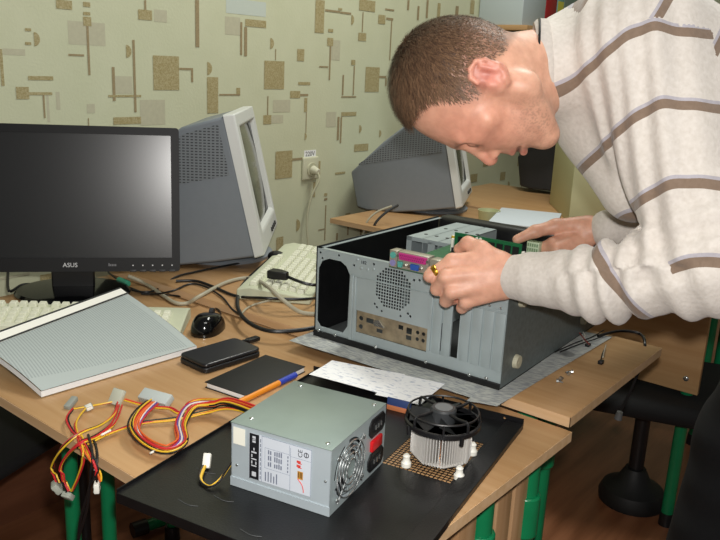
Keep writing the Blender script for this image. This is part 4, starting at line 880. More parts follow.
# ------------------------------------------------------------------ far corner
P_ = on(614, 190, .045); t = crt('monitor in the far corner, coloured dark as if in shadow, hidden for the most part by the face', (P_.x, P_.y, .045), math.radians(25), math.radians(10))
for ch in t.children:
    if ch.name.startswith(('shell', 'bezel', 'swivel', 'stand', 'vent')): ch.data.materials[0] = mat('shadowed_shell', '#1E2022', .5)  # grey shell recoloured dark to stand for the head's shadow
q = on(568, 222, 0.0); t = thing('computer_tower', 'beige computer tower standing behind the man\'s forearm', 'computer', (q.x, q.y, 0), math.radians(35))
bt = MB(); bt.bevbox((0, 0, 0), (.19, .40, .40), .004); bt.build('body', mat('beige_case', '#BDBD94', .5), t)
MB().bevbox((-.002, -.012, .002), (.192, .0, .398), .004).build('front_cover', mat('beige_front', '#C6C69E', .5), t)
for z, m, nm in ((.25, DKGREY, 'optical_drive'), (.31, mat('beige_front', '#C6C69E'), 'blank_cover')): MB().bevbox((.02, -.016, z), (.17, -.011, z+.042), .002).build(nm, m, t)
MB().cyl((.15, -.015, .16), (.15, -.011, .16), .012, n=16).build('power_button', GREYP, t)
q = on(524, 217, .048); t = thing('paper_stack', 'stack of white paper on the desk beyond the aisle, above the hands', 'paper', (q.x, q.y, 0), math.radians(20))
for k in range(4): MB().bevbox((-.11+.004*k, -.15-.003*(k % 2), .012*k), (.11+.003*(k % 2), .15, .012*k+.0116), .001).build('sheaf', mat('blue_white_paper', '#C3CBD2', .8), t)
q = on(488, 224, .0); t = thing('cup', 'small cream cup standing left of the white paper stack', 'cup', (q.x, q.y, 0))
MB().lathe([(.026, 0), (.034, .01), (.038, .045), (.040, .05), (.036, .05), (.032, .012), (.001, .008)], 28).build('body', mat('cream_ceramic', '#B9BD94', .4), t)
MB().ring(.016, .0045, 0, 24, 8, Matrix.Translation((.048, 0, .026)) @ Matrix.Rotation(PI/2, 4, 'X')).build('handle', MATS['cream_ceramic'], t)
# wall shelf with binders at the top right
sh = thing('wall_shelf', 'wooden wall shelf carrying binders at the top of the wall, above the neck', 'shelf', (WX+.002, 3.20, .70))
MB().bevbox((0, 0, 0), (.26, .95, .022), .002).build('board', WOOD, sh)
for y in (.08, .85): MB().prism([(0, 0), (.20, 0), (0, -.14)], y, y+.015, Matrix(((1, 0, 0, 0), (0, 0, 1, 0), (0, 1, 0, 0), (0, 0, 0, 1)))).build('bracket', DKGREY, sh)
yy = 3.215
for lb, c, w_, h_, nm in (('pale blue box file at the left end of the wall shelf', '#B9C4C6', .225, .30, 'box_file'), ('red binder beside the pale blue box file on the wall shelf', '#A01C22', .115, .33, 'binder'), ('teal and yellow folder right of the red binder', '#6FA09C', .075, .31, 'folder'), ('grey green box file at the right end of the wall shelf', '#6F7F74', .26, .33, 'box_file')):
    t = thing(nm, lb, 'binder', (WX+.006, yy, .7222)); MB().bevbox((0, 0, 0), (.22, w_-.006, h_), .003).build('cover', mat('binder_'+c[1:], c, .5), t)
    if nm == 'folder': MB().box((.2195, .004, .06), (.2205, w_-.010, .13)).build('yellow_band', mat('folder_yellow', '#C6C04a', .5), t)
    else: MB().box((.2195, .02, h_*.55), (.2206, w_-.026, h_*.85)).build('spine_label', mat('spine_'+c[1:], {'#B9C4C6': '#c9d2d3', '#A01C22': '#a8262b', '#6F7F74': '#7c8b80'}[c], .6), t)
    yy += w_
# ------------------------------------------------------------------ the man
def A(p): return np.array([p[0], p[1], p[2]], float)
def smin(a, b, k):
    h = np.clip(.5+.5*(b-a)/k, 0, 1); return b*(1-h)+a*h - k*h*(1-h)
class Prim:
    pass
def cone(p0, p1, r0, r1, k=.006):
    q = Prim(); p0, p1 = A(p0), A(p1); ba = p1-p0; L2 = ba@ba
    def f(X):
        pa = X-p0; h = np.clip((pa@ba)/L2, 0, 1); return np.linalg.norm(pa-h[:, None]*ba, axis=1) - (r0+(r1-r0)*h)
    q.f = f; q.lo = np.minimum(p0-r0, p1-r1); q.hi = np.maximum(p0+r0, p1+r1); q.k = k; q.op = 1; return q
def ell(c, R, rad, k=.01, op=1):
    """ellipsoid; rows of R are its axes"""
    q = Prim(); c = A(c); R = np.asarray(R, float); rad = np.asarray(rad, float)
    def f(X):
        y = (X-c)@R.T; k0 = np.linalg.norm(y/rad, axis=1); k1 = np.linalg.norm(y/rad**2, axis=1)+1e-9; return k0*(k0-1)/k1
    q.f = f; m = rad.max(); q.lo = c-m; q.hi = c+m; q.k = k; q.op = op; return q
def field(prims):
    def F(X, cull=True):
        D = np.full(len(X), 1.0)
        for q in prims:
            mgn = .04+q.k if cull else 9
            s = np.all((X > q.lo-mgn) & (X < q.hi+mgn), axis=1)
            if not s.any(): continue
            d = q.f(X[s]); cur = D[s]
            D[s] = smin(cur, d, q.k) if q.op > 0 else -smin(-cur, d, q.k)
        return D
    return F
def surface_nets(F, prims, h, extra=None):
    B = 8; lo = np.min([q.lo for q in prims if q.op > 0], axis=0)-.03; hi = np.max([q.hi for q in prims if q.op > 0], axis=0)+.03
    G = B*h; n = np.ceil((hi-lo)/G).astype(int)
    I = np.stack(np.meshgrid(*[np.arange(k) for k in n], indexing='ij'), -1).reshape(-1, 3)
    d0 = F(lo+(I+.5)*G); act = I[np.abs(d0) < G*.9+.012]
    g = np.arange(B+1); loc = np.stack(np.meshgrid(g, g, g, indexing='ij'), -1).reshape(-1, 3)
    V = []; Kc = []; Q = []
    S = n*B+4
    key = lambda c: (c[..., 0]*S[1]+c[..., 1])*S[2]+c[..., 2]
    quads = []
    for st in range(0, len(act), 600):
        blk = act[st:st+600]; P = blk[:, None, :]*B+loc[None]; D = F(lo+P.reshape(-1, 3)*h)
        if extra is not None: D = extra(lo+P.reshape(-1, 3)*h, D)
        D = D.reshape(-1, B+1, B+1, B+1); s = D < 0
        cnr = [(i, j, k) for i in (0, 1) for j in (0, 1) for k in (0, 1)]
        sub = lambda a, c: a[:, c[0]:c[0]+B, c[1]:c[1]+B, c[2]:c[2]+B]
        cs = [sub(s, c) for c in cnr]; tot = sum(c.astype(np.int8) for c in cs); m = (tot > 0) & (tot < 8)
        b, x, y, z = np.nonzero(m)
        if len(b) == 0: continue
        acc = np.zeros((len(b), 3)); cnt = np.zeros(len(b))
        dv = np.stack([sub(D, c)[m] for c in cnr], 1)
        for e0 in range(8):
            for ax in range(3):
                c0 = cnr[e0]
                if c0[ax]: continue
                c1 = list(c0); c1[ax] = 1; e1 = cnr.index(tuple(c1)); a_, b_ = dv[:, e0], dv[:, e1]; w_ = (a_ < 0) != (b_ < 0)
                t = np.where(w_, a_/np.where(w_, a_-b_, 1), 0); p = np.array(c0)[None]+np.eye(3)[ax][None]*t[:, None]
                acc[w_] += p[w_]; cnt[w_] += 1
        cell = blk[b]*B+np.stack([x, y, z], 1); V.append(lo+(cell+acc/cnt[:, None])*h); Kc.append(key(cell))
        for ax in range(3):
            e = [slice(0, B)]*3; f_ = [slice(0, B)]*3; f_[ax] = slice(1, B+1)
            s0 = s[(slice(None), *e)]; s1 = s[(slice(None), *f_)]; w_ = s0 != s1; bb, x, y, z = np.nonzero(w_)
            if len(bb) == 0: continue
            base = blk[bb]*B+np.stack([x, y, z], 1); u, v = (ax+1) % 3, (ax+2) % 3; eu, ev = np.eye(3, dtype=int)[u], np.eye(3, dtype=int)[v]
            qk = np.stack([key(base-eu-ev), key(base-ev), key(base), key(base-eu)], 1); fl = s1[w_]; qk[fl] = qk[fl][:, ::-1]; quads.append(qk)
    V = np.concatenate(V); Kc = np.concatenate(Kc); o = np.argsort(Kc); Kc = Kc[o]; V = V[o]
    Qk = np.concatenate(quads); ix = np.searchsorted(Kc, Qk); ix = np.clip(ix, 0, len(Kc)-1); ok = np.all(Kc[ix] == Qk, axis=1)
    return V, ix[ok]
def mesh_np(name, V, Fq, mats, parent=None, attr=None, origin=None):
    me = bpy.data.meshes.new(name); o0 = np.zeros(3) if origin is None else A(origin)
    me.vertices.add(len(V)); me.vertices.foreach_set('co', (V-o0).astype(np.float32).ravel())
    k = Fq.shape[1]; me.loops.add(Fq.size); me.loops.foreach_set('vertex_index', Fq.astype(np.int32).ravel()); me.polygons.add(len(Fq))
    me.polygons.foreach_set('loop_start', np.arange(0, Fq.size, k, dtype=np.int32)); me.update(calc_edges=True); me.validate()
    for m in mats: me.materials.append(m)
    for nm, val in (attr or {}).items():
        if val.ndim == 1: a_ = me.attributes.new(nm, 'FLOAT', 'POINT'); a_.data.foreach_set('value', val.astype(np.float32))
        else:
            a_ = me.attributes.new(nm, 'FLOAT_COLOR', 'POINT'); a_.data.foreach_set('color', np.concatenate([val, np.ones((len(val), 1))], 1).astype(np.float32).ravel())
    me.shade_smooth(); o = bpy.data.objects.new(name, me); COL.objects.link(o)
    if parent is not None: o.parent = parent
    return o
# head frame: HU towards the crown, HF towards the face, HL towards the near (left) ear
HO = A(px(491, 77, 1.10)); HL = CAMP-HO; HL /= np.linalg.norm(HL); HU = -.98*RI+.17*UP; HU -= HL*(HU@HL); HU /= np.linalg.norm(HU); HF = np.cross(HL, HU)
HR = np.stack([HU, HF, HL])
def hd_(a, b, c):
    if a < 0 and b > .03: a *= 1.2
    return HO + HU*a + HF*b + HL*c
def he(c, rad, k=.01, op=1, R=None): return ell(hd_(*c), HR if R is None else R @ HR, rad, k, op)
def hc(p0, p1, r0, r1, k=.008): return cone(hd_(*p0), hd_(*p1), r0, r1, k)
def rot_c(deg):
    a = math.radians(deg); return np.array([[math.cos(a), math.sin(a), 0], [-math.sin(a), math.cos(a), 0], [0, 0, 1]])
skull = [he((.046, .018, 0), (.091, .084, .075), .01), he((.040, -.012, 0), (.078, .056, .070), .03)]
P = list(skull)
P += [he((.000, .052, 0), (.064, .052, .058), .03), he((-.040, .050, 0), (.050, .042, .046), .025)]        # mid and lower face
for s in (-1, 1):
    P += [hc((-.048, .004, .050*s), (-.078, .064, .014*s), .016, .014, .022), hc((-.005, .004, .058*s), (-.048, .004, .050*s), .016, .016, .02)]    # jaw
    P += [hc((.006, .080, .044*s), (-.006, .056, .060*s), .012, .010, .018)]                                          # cheekbone
    P += [hc((.030, .097, .010*s), (.026, .088, .044*s), .0075, .007, .012)]                                    # brow
P += [he((-.076, .068, 0), (.014, .014, .016), .018)]                                                    # chin
for s in (-1, 1): P += [he((.008, .103, .031*s), (.013, .014, .017), .010, -1), he((.007, .086, .031*s), (.0125, .0125, .0135), .003), hc((.0005, .0965, .022*s), (.001, .093, .042*s), .0022, .002, .003)]
P += [hc((.020, .096, 0), (-.017, .113, 0), .0075, .0098, .008), he((-.020, .113, 0), (.0095, .0098, .0108), .006)]
for s in (-1, 1): P += [he((-.022, .103, .0115*s), (.0075, .0085, .0065), .006), he((-.0285, .105, .0065*s), (.004, .0045, .0035), .003, -1)]
P += [hc((-.034, .088, 0), (-.042, .090, 0), .012, .011, .012)]
for s in (-1, 1):
    P += [hc((-.0430, .0975, 0), (-.0445, .086, .022*s), .0048, .003, .004), hc((-.0560, .0945, 0), (-.0530, .084, .021*s), .0055, .003, .004)]
P += [hc((-.0500, .100, 0), (-.0485, .086, .021), .0026, .002, .003), hc((-.0500, .100, 0), (-.0485, .086, -.021), .0026, .002, .003)]
for q in P[-2:]: q.op = -1
# ears
for s in (-1, 1):
    ec = (.004, -.004, .0745*s); er = rot_c(14)
    P += [he(ec, (.0265, .0175, .008), .006, 1, er), hc((-.004, .010, .070*s), (-.012, .010, .070*s), .010, .010, .008)]
    P += [he((.007, -.003, .0865*s), (.0175, .0095, .0075), .003, -1, er)]
    pts = [(.016, .011), (.026, .006), (.0295, -.005), (.0245, -.0165), (.012, -.021), (-.006, -.0165), (-.017, -.007)]
    for p0, p1 in zip(pts, pts[1:]): P += [hc((p0[0], p0[1], .080*s), (p1[0], p1[1], .080*s), .0028, .0028, .003)]
    P += [hc((.016, -.012, .0800*s), (-.004, -.010, .0800*s), .0030, .0034, .004), hc((-.018, -.001, .077*s), (-.022, .003, .075*s), .0060, .005, .005), hc((-.001, .010, .079*s), (-.008, .009, .079*s), .0045, .0040, .004)]
# neck and slim body under the clothes
NB = px(575, 58, 1.19)
P += [cone(hd_(-.012, -.008, 0), NB, .053, .050, .012), cone(hd_(-.05, .02, 0), px(566, 84, 1.18), .034, .040, .018)]
SN, SF = px(640, 40, 1.09), px(640, 36, 1.40); EN, EF = px(712, 264, 1.03), px(722, 236, 1.50); HIPC = px(880, 232, 1.34)
LEGF = px(742, 440, 1.62); LEGN = px(885, 420, 1.25)
WN, WF = px(513, 276, 1.190), px(612, 227, 1.43)
P += [cone(NB, px(632, 52, 1.24), .046, .07, .01), cone(px(632, 52, 1.24), HIPC, .085, .10, .03), cone(px(632, 50, 1.24), SN, .05, .045, .03), cone(px(632, 50, 1.24), SF, .05, .045, .03)]
P += [cone(SN, EN, .043, .035, .02), cone(EN, WN, .036, .026, .01), cone(SF, EF, .043, .035, .02), cone(EF, WF, .036, .026, .01)]
for hipc, leg in ((px(872, 260, 1.26), LEGN), (px(850, 260, 1.46), LEGF)):
    P += [cone(HIPC, hipc, .09, .08, .03), cone(hipc, leg, .07, .05, .03), cone(leg, Vector((leg.x-.05, leg.y-.04, -.66)), .05, .035, .02), cone(Vector((leg.x-.03, leg.y-.04, -.69)), Vector((leg.x-.18, leg.y-.06, -.715)), .028, .018, .02)]
# near (left) hand: back of the hand towards us, thumb on top, fingers closing on the board's corner
dz_ = .025
def hp(u, v, d): return px(u, v, d+dz_)
def finger(pts, rs, k=.004): return [cone(a, b, r0, r1, k) for a, b, r0, r1 in zip(pts, pts[1:], rs, rs[1:])]
mcp = [hp(452, 261, 1.175), hp(446, 277, 1.163), hp(452, 292, 1.163), hp(466, 302, 1.172)]
carp = [hp(500, 263, 1.168), hp(500, 272, 1.162), hp(501, 281, 1.163), hp(503, 288, 1.168)]
P += [cone(WN, hp(501, 270, 1.168), .0255, .022, .015), cone(WN, hp(503, 284, 1.168), .0255, .020, .012)]
for a, b, r in zip(carp, mcp, (.0125, .0125, .0115, .0105)): P += [cone(a, b, .0175, r, .010)]
P += finger([mcp[0], hp(430, 276, 1.185), hp(432, 272, 1.208), hp(440, 268, 1.218)], [.0112, .0100, .0090, .0080])
P += finger([mcp[1], hp(437, 289, 1.186), hp(443, 288, 1.209), hp(451, 283, 1.216)], [.0118, .0104, .0090, .0080])
P += finger([mcp[2], hp(446, 301, 1.188), hp(454, 299, 1.210), hp(461, 292, 1.216)], [.0112, .0098, .0086, .0078])
P += finger([mcp[3], hp(462, 308, 1.190), hp(468, 305, 1.206), hp(474, 299, 1.213)], [.0102, .0086, .0078, .0070])
P += finger([hp(499, 262, 1.166), hp(481, 249, 1.175), hp(468, 243.5, 1.188), hp(459, 249, 1.205)], [.0165, .0128, .0108, .0088], .007)
P += [cone(hp(484, 258, 1.17), hp(458, 266, 1.18), .013, .010, .012)]
# far (right) hand: thumb on top of the board's far corner, fingers underneath
P += [cone(WF, px(585, 233, 1.44), .026, .022, .015)]
P += finger([px(588, 225, 1.44), px(556, 226.5, 1.44), px(535, 231.5, 1.44), px(517, 239.5, 1.44)], [.0185, .0138, .0112, .0088], .008)
for m_, p_, q_, r in (((572, 236, 1.44), (553, 243, 1.43), (542, 247, 1.445), .0108), ((574, 241, 1.43), (557, 249, 1.42), (546, 251, 1.44), .0108), ((580, 245, 1.43), (566, 252, 1.42), (556, 253, 1.44), .010), ((586, 246, 1.44), (575, 253, 1.43), (566, 255, 1.45), .009)):
    P += finger([px(590, 236, 1.44), px(*m_), px(*p_), px(*q_)], [.016, r*1.1, r, r*.82], .005)
man = thing('person', 'man in a cream sweater with brown stripes bending over the open computer case', 'person', (LEGN.x, (LEGN.y+LEGF.y)/2, -.74)); MOo = Vector(man.location)
BODYF = field(P); V, Fq = surface_nets(BODYF, P, .0024)
L_ = (V-HO) @ HR.T; a, b, c = L_[:, 0], L_[:, 1], L_[:, 2]; a = np.where((a < 0) & (b > .03), a/1.2, a)
def blob(x, y, z, rx, ry, rz): return np.exp(-(((a-x)/rx)**2+((b-y)/ry)**2+((np.abs(c)-z)/rz)**2))
skin = np.array(lin('#E0AE94')[:3]); col = np.repeat(skin[None], len(V), 0)
def mixc(w, h):
    global col
    w = np.clip(w, 0, 1)[:, None]; col = col*(1-w)+np.array(lin(h)[:3])[None]*w
near_head = np.linalg.norm(V-HO, axis=1) < .16
Lraw = (V-HO) @ HR.T; mgV = np.interp(Lraw[:, 0], [-.030, -.024, -.010, .000, .004, .012, .050, .075, .088, .100, .115, .2], [-.085, -.058, -.030, -.020, .030, .042, .043, .047, .056, .076, .13, .2]) - Lraw[:, 1]
mixc(near_head*(np.abs(c) < .081)*np.clip((mgV+.004)/.022, 0, 1)*.62, '#7A5E4C')      # scalp under the short hair
mixc(near_head*blob(.01, .075, .05, .07, .055, .045)*.75, '#D48F78')       # flushed face
mixc(near_head*blob(.004, -.004, .082, .03, .024, .012)*.75, '#D67C70')  # ear
mixc(near_head*blob(-.02, .113, 0, .012, .012, .016)*.6, '#D0705f')       # nose tip
mixc(near_head*np.maximum(blob(-.0430, .096, .006, .004, .008, .018), blob(-.0565, .094, .006, .005, .008, .018))*.8, '#BE6A62')
mixc(near_head*blob(-.0495, .094, .006, .0025, .012, .017)*.95, '#3a1d1a')  # mouth line
nz_ = np.sin(a*2600+b*900)*np.sin(b*2300-c*1500)*np.sin(c*2700+a*700)
mixc(near_head*np.maximum(blob(-.062, .042, .045, .03, .032, .03), blob(-.07, .075, .0, .02, .02, .03))*(.18+.30*(nz_ > .12)), '#6E5546')  # stubble
mixc(near_head*blob(.0275, .098, .026, .0042, .014, .019)*(.65+.3*(nz_ > 0)), '#6e5040')       # eyebrow
mixc(near_head*blob(-.0005, .097, .031, .0020, .008, .014)*.95, '#4a2c24')    # lash line
mixc((~near_head)*(.30+0*a), '#D89C86')
def skin_mat():
    m = bpy.data.materials.new('skin'); m.use_nodes = True; nt = m.node_tree; N = nt.nodes; L = nt.links; b_ = N['Principled BSDF']
    at = N.new('ShaderNodeAttribute'); at.attribute_name = 'tone'; tc = N.new('ShaderNodeTexCoord'); nz = N.new('ShaderNodeTexNoise'); nz.inputs['Scale'].default_value = 70; nz.inputs['Detail'].default_value = 4; L.new(tc.outputs['Object'], nz.inputs['Vector'])
    rp = N.new('ShaderNodeValToRGB'); rp.color_ramp.elements[0].position = .3; rp.color_ramp.elements[1].position = .7; rp.color_ramp.elements[0].color = (.86, .80, .78, 1); rp.color_ramp.elements[1].color = (1.05, 1.04, 1.03, 1); L.new(nz.outputs['Fac'], rp.inputs[0])
    mx = N.new('ShaderNodeMix'); mx.data_type = 'RGBA'; mx.blend_type = 'MULTIPLY'; mx.inputs[0].default_value = 1; L.new(at.outputs['Color'], mx.inputs[6]); L.new(rp.outputs[0], mx.inputs[7])
    L.new(mx.outputs[2], b_.inputs['Base Color']); b_.inputs['Roughness'].default_value = .48; b_.inputs['Subsurface Weight'].default_value = .12; b_.inputs['Subsurface Radius'].default_value = (.012, .004, .002); b_.inputs['Subsurface Scale'].default_value = .5
    n2 = N.new('ShaderNodeTexNoise'); n2.inputs['Scale'].default_value = 420; bp = N.new('ShaderNodeBump'); bp.inputs['Strength'].default_value = .18; bp.inputs['Distance'].default_value = .001; L.new(tc.outputs['Object'], n2.inputs['Vector']); L.new(n2.outputs['Fac'], bp.inputs['Height']); L.new(bp.outputs[0], b_.inputs['Normal'])
    return m
mesh_np('body', V, Fq, [skin_mat()], man, {'tone': col}, MOo)

# hair: a thin cap on the scalp plus short strands combed forward
SK = field(skull+[P[2]])
HLINE = np.array([(-.030, -.085), (-.024, -.058), (-.010, -.030), (.000, -.020), (.004, .030), (.012, .042), (.050, .043), (.075, .047), (.088, .056), (.100, .076), (.115, .13), (.2, .2)])
def hairlen(Lq):
    """how far inside the hairline a scalp point lies, in metres"""
    return np.interp(Lq[:, 0], HLINE[:, 0], HLINE[:, 1]) - Lq[:, 1]
cap_prims = skull
Vc, Fc = surface_nets(lambda X: field(skull)(X)-.0012, skull, .004)
Lc = (Vc-HO) @ HR.T; mg = hairlen(Lc); keep = (mg > .022) & (Lc[:, 0] > .050)
kf = keep[Fc].all(axis=1); used_ = np.unique(Fc[kf]); remap = -np.ones(len(Vc), int); remap[used_] = np.arange(len(used_))
rs = np.random.RandomState(5)
def gradn(Fx, X, e=.0015):
    g = np.stack([Fx(X+np.eye(3)[i]*e)-Fx(X-np.eye(3)[i]*e) for i in range(3)], 1); return g/(np.linalg.norm(g, axis=1)[:, None]+1e-9)
src = Vc[(mg > -.004) & (Lc[:, 0] > -.032)]
NS = 24000
base = src[rs.randint(0, len(src), NS)] + rs.normal(0, .0022, (NS, 3)); fs_ = field(skull); nb = gradn(fs_, base); base = base - nb*(fs_(base)-.0004)[:, None]
Lb = (base-HO) @ HR.T; mb = hairlen(Lb); ok = (mb > -.003+rs.rand(NS)*.016) & (rs.rand(NS) < np.clip(.50+(Lb[:, 0]-.015)/.07, .50, 1)); base, nb, Lb, mb = base[ok], nb[ok], Lb[ok], mb[ok]
topness = np.clip((Lb[:, 0]-.020)/.075, 0, 1)*np.clip((Lb[:, 1]+.09)/.10, .25, 1)
ln_ = (.005+.017*topness)*(.7+.6*rs.rand(len(base)))*np.clip(.45+mb/.02, .45, 1)
# growth direction: away from the crown whorl, forward on the top, downward at the sides and nape
whorl = hd_(.125, -.02, 0); rad = base-whorl; rad -= nb*np.sum(rad*nb, axis=1)[:, None]; rad /= np.linalg.norm(rad, axis=1)[:, None]+1e-9
gd = rad*.9 + HF[None]*(.55*topness[:, None]) + rs.normal(0, .28, base.shape); gd -= nb*np.sum(gd*nb, axis=1)[:, None]; gd /= np.linalg.norm(gd, axis=1)[:, None]+1e-9
liftk = (.45+.25*rs.rand(len(base)))[:, None]
p1 = base + (gd*(1-liftk*.6)+nb*liftk)*(ln_*.5)[:, None]; p2 = p1 + (gd+nb*.12)*(ln_*.5)[:, None]
sd = np.cross(gd, nb); sd /= np.linalg.norm(sd, axis=1)[:, None]; wd = .00050
m_ = len(base); VS = np.concatenate([base-sd*wd, base+sd*wd, p1-sd*wd*.8, p1+sd*wd*.8, p2-sd*wd*.15, p2+sd*wd*.15]); ar = np.arange(m_)
FS = np.concatenate([np.stack([ar, ar+m_, ar+3*m_, ar+2*m_], 1), np.stack([ar+2*m_, ar+3*m_, ar+5*m_, ar+4*m_], 1)])
shade = rs.rand(m_); c1, c2 = np.array(lin('#4a362a')[:3]), np.array(lin('#8A6A50')[:3]); ch = c1[None]*(1-shade[:, None])+c2[None]*shade[:, None]
capc = np.repeat(np.array(lin('#5a4436')[:3])[None], len(used_), 0)
VH = np.concatenate([Vc[used_], VS]); FH = np.concatenate([remap[Fc[kf]], FS+len(used_)]); CHh = np.concatenate([capc, np.tile(ch, (6, 1))])
hm = bpy.data.materials.new('short_brown_hair'); hm.use_nodes = True; at = hm.node_tree.nodes.new('ShaderNodeAttribute'); at.attribute_name = 'tone'; hm.node_tree.links.new(at.outputs['Color'], hm.node_tree.nodes['Principled BSDF'].inputs['Base Color']); hm.node_tree.nodes['Principled BSDF'].inputs['Roughness'].default_value = .5
hr_ = mesh_np('hair', VH, FH, [hm], man, {'tone': CHh}, MOo); hr_['label'] = 'short brown hair, thinner at the sides'

# sweater
arm_prims = [cone(SN, EN, .084, .070, .04), cone(EN, px(600, 284, 1.10), .064, .052, .03), cone(px(600, 283, 1.10), px(514, 276.5, 1.188), .052, .0345, .02)]
far_prims = [cone(SF, EF, .084, .070, .04), cone(EF, px(608, 227.5, 1.425), .064, .036, .03)]
tor = [cone(px(630, 56, 1.14), px(860, 205, 1.14), .112, .150, .06), cone(px(630, 54, 1.36), px(860, 205, 1.40), .112, .150, .08), cone(px(577, 58, 1.19), px(600, 112, 1.20), .056, .074, .05), cone(px(548, 71, 1.152), px(592, 60, 1.20), .071, .080, .02), cone(px(600, 112, 1.2), px(634, 190, 1.18), .062, .052, .04), cone(px(566, 60, 1.185), px(620, 50, 1.22), .058, .09, .03)]
SP = tor+far_prims+arm_prims
UA = A(EN)-A(SN); UAL = np.linalg.norm(UA); UA /= UAL; FA = A(px(514, 276.5, 1.188))-A(EN); FAL = np.linalg.norm(FA); FA /= FAL
SPI = A(px(860, 205, 1.2))-A(px(630, 56, 1.2)); SPI = SPI/np.linalg.norm(SPI); FAU = UP-FA*(UP@FA); FAU /= np.linalg.norm(FAU); FAS = np.cross(FA, FAU)
fA, fT, fFar = field(arm_prims), field(tor), field(far_prims)
NAX = -RI*.985+FW*.17-UP*.06; NAX /= np.linalg.norm(NAX); NCUT = A(px(542, 69, 1.148))
def wrinkle(X, D):
    s = (X-A(EN))@FA; r = X-A(EN); ang = np.arctan2(r@FAU, r@FAS); su = (X-A(SN))@UA
    dA = fA(X); nearA = np.exp(-np.clip(dA-D, 0, 1)/.012)
    w1 = np.exp(-((s-.125)/.055)**2)*.0068*np.sin(2*PI*s/.034+1.1*np.sin(ang*1.0+.6)+.7*ang)
    w2 = np.exp(-((s-.045)/.05)**2)*.005*np.sin(2*PI*s/.045+1.6*ang)
    w3 = np.exp(-((su-UAL*.86)/.06)**2)*.004*np.sin(2*PI*su/.05+2.0*ang)*(s < .09)
    w4 = np.exp(-((s-FAL+.028)/.010)**2)*.0022
    q = X@UP; p = X@RI
    w5 = .0012*np.sin(24*p+9*q+2*np.sin(15*q))+.0016*np.sin(41*q-17*p)
    cut = (X-NCUT)@NAX; nearc = np.linalg.norm(X-NCUT, axis=1) < .11
    D = D - (w1+w2+w3+w4)*nearA - w5
    return np.where(nearc, np.maximum(D, cut), D)
VW, FWq = surface_nets(field(SP), SP, .0048, wrinkle)
dA, dT, dF = fA(VW), fT(VW), fFar(VW); s = (VW-A(EN))@FA; su = (VW-A(SN))@UA; sp = (VW-A(SN))@SPI
GAP = .103
onfore = (s > .055) & (su > UAL*.70)
lift = .024*np.exp(-((((VW-A(SN))@RI)+.034-.15*su)/.050)**2); band_arm = (su+lift-.038)/GAP; band_for = np.clip(1+(s-.128)/GAP, .55, 1.45)
dUpper = field(arm_prims[:1])(VW); dFore = field(arm_prims[1:])(VW)
farfore = (VW-A(EF))@(A(px(608, 227.5, 1.425))-A(EF)) > 0
inarm = dA < np.minimum(dT, dF); infar = (dF < dT) & ~inarm
spine = ((VW-A(SN))@UP > .004) & ~infar | (((VW-A(SN))@UP > -.006) & ((VW-A(SN))@RI > .022)) | (~inarm & ~infar & ~(((VW-A(SN))@UP < .012) & ((VW-A(SN))@RI < .07)))
rel = 1/(1+np.exp((dUpper-dFore-.0)/.002)); fore = inarm & (dFore+.004 < dUpper)
sel = np.where(spine & ((VW-A(SN))@RI < -.088), 3.0, np.where(spine, 2.0, np.where(fore, 1.0, np.where(infar & farfore, 3.0, 0.0))))
hgt = (VW-A(EN))@FAU; band_for = np.clip(1+(s-.55*hgt-.118)/GAP, .55, 1.45)
attrs = {'band_arm': band_arm, 'band_fore': band_for, 'band_spine': (sp+.103)/.09, 'is_fore': (sel == 1)*1.0, 'is_spine': (sel == 2)*1.0, 'is_plain': (sel == 3)*1.0}
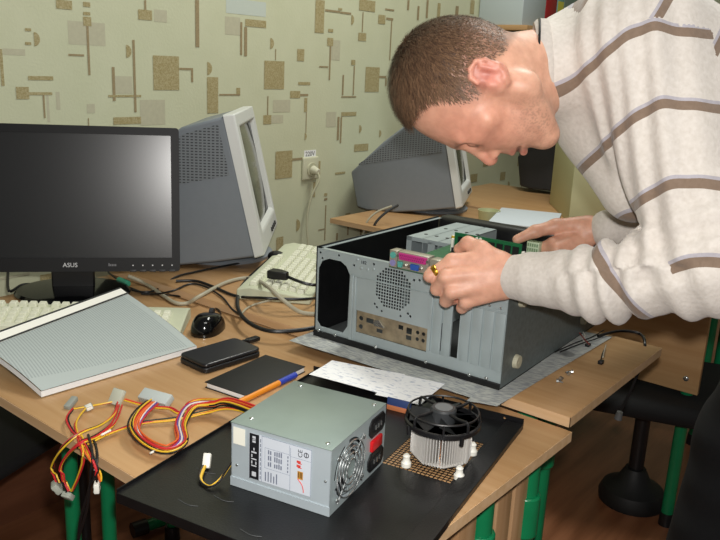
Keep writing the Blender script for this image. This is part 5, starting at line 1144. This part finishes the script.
def knit():
    m = bpy.data.materials.new('cream_fleece_knit'); m.use_nodes = True; nt = m.node_tree; N = nt.nodes; L = nt.links; b_ = N['Principled BSDF']
    def stripes(nm):
        at = N.new('ShaderNodeAttribute'); at.attribute_name = nm; fr = N.new('ShaderNodeMath'); fr.operation = 'FRACT'; ad = N.new('ShaderNodeMath'); ad.inputs[1].default_value = .06; L.new(at.outputs['Fac'], ad.inputs[0]); L.new(ad.outputs[0], fr.inputs[0])
        rp = N.new('ShaderNodeValToRGB'); rp.color_ramp.interpolation = 'CONSTANT'; e = rp.color_ramp.elements
        e[0].position = 0; e[0].color = lin('#B2AEB6'); e[1].position = .045; e[1].color = lin('#857263')
        n_ = e.new(.17); n_.color = lin('#D6CFC8'); L.new(fr.outputs[0], rp.inputs[0]); return rp.outputs[0]
    out = stripes('band_arm')
    for nm, src_ in (('is_fore', 'band_fore'), ('is_spine', 'band_spine'), ('is_plain', None)):
        at = N.new('ShaderNodeAttribute'); at.attribute_name = nm; gt = N.new('ShaderNodeMath'); gt.operation = 'GREATER_THAN'; gt.inputs[1].default_value = .5; L.new(at.outputs['Fac'], gt.inputs[0])
        mq = N.new('ShaderNodeMix'); mq.data_type = 'RGBA'; L.new(gt.outputs[0], mq.inputs[0]); L.new(out, mq.inputs[6])
        if src_: L.new(stripes(src_), mq.inputs[7])
        else: mq.inputs[7].default_value = lin('#D6CFC8')
        out = mq.outputs[2]
    tc = N.new('ShaderNodeTexCoord'); nz = N.new('ShaderNodeTexNoise'); nz.inputs['Scale'].default_value = 150; nz.inputs['Detail'].default_value = 4; L.new(tc.outputs['Object'], nz.inputs['Vector'])
    r2 = N.new('ShaderNodeValToRGB'); r2.color_ramp.elements[0].position = .3; r2.color_ramp.elements[1].position = .7; r2.color_ramp.elements[0].color = (.90, .89, .87, 1); r2.color_ramp.elements[1].color = (1.03, 1.03, 1.03, 1); L.new(nz.outputs['Fac'], r2.inputs[0])
    mx = N.new('ShaderNodeMix'); mx.data_type = 'RGBA'; mx.blend_type = 'MULTIPLY'; mx.inputs[0].default_value = 1; L.new(out, mx.inputs[6]); L.new(r2.outputs[0], mx.inputs[7]); L.new(mx.outputs[2], b_.inputs['Base Color'])
    b_.inputs['Roughness'].default_value = .95; b_.inputs['Sheen Weight'].default_value = .25; b_.inputs['Specular IOR Level'].default_value = .2
    bp = N.new('ShaderNodeBump'); bp.inputs['Strength'].default_value = .35; bp.inputs['Distance'].default_value = .003; L.new(nz.outputs['Fac'], bp.inputs['Height']); L.new(bp.outputs[0], b_.inputs['Normal']); return m
KN = knit()
swt = mesh_np('sweater', VW, FWq, [KN], man, attrs, MOo); swt['label'] = 'cream fleece sweater with brown stripes'
KN2 = mat('cream_rib', '#D2CAC2', .95, 0, .12, 150, .3, 200)
ax_ = Vector(NAX); cc = px(543, 69, 1.148)-MOo
MB().ring(.0655, .0070, 0, 56, 10, Matrix.Translation(cc) @ ax_.to_track_quat('Z', 'Y').to_matrix().to_4x4(), 1.6).build('collar', KN2, swt)
ax2 = (ax_ + Vector(UP)*.12).normalized(); c2_ = px(536, 66, 1.142)-MOo
MB().ring(.0665, .0017, 0, 56, 8, Matrix.Translation(c2_) @ ax2.to_track_quat('Z', 'Y').to_matrix().to_4x4()).build('neck_cord', BLACK, man)
# ring on the forefinger
rc = (mcp[0]*.30+hp(430, 276, 1.185)*.70)-MOo; rx = (hp(430, 276, 1.185)-mcp[0]).normalized()
MB().ring(.0104, .0017, 0, 28, 8, Matrix.Translation(rc) @ rx.to_track_quat('Z', 'Y').to_matrix().to_4x4(), 2.4).build('finger_ring', mat('gold', '#B98A2E', .3, .9), man)
# trousers and shoes
TP = []
for hipc, leg in ((px(872, 260, 1.26), LEGN), (px(850, 260, 1.46), LEGF)):
    TP += [cone(HIPC, hipc, .135, .12, .05), cone(hipc, leg, .115, .088, .05), cone(leg, Vector((leg.x-.05, leg.y-.04, -.66)), .088, .072, .03)]
VT, FT = surface_nets(field(TP), TP, .008, lambda X, D: D-.003*np.sin(60*X[:, 2]+7*X[:, 0])*np.sin(23*X[:, 1]))
tro = mesh_np('trousers', VT, FT, [mat('black_cloth', '#0E0F12', .9, 0, .25, 120)], man, None, MOo)
for leg in (LEGN, LEGF):
    SHp = [cone(Vector((leg.x-.02, leg.y-.04, -.695)), Vector((leg.x-.19, leg.y-.06, -.712)), .045, .032, .03)]
    Vs_, Fs_ = surface_nets(field(SHp), SHp, .006, lambda X, D: np.maximum(D, -.7385-X[:, 2])); mesh_np('shoe', Vs_, Fs_, [mat('black_leather', '#101010', .35)], man, None, MOo)
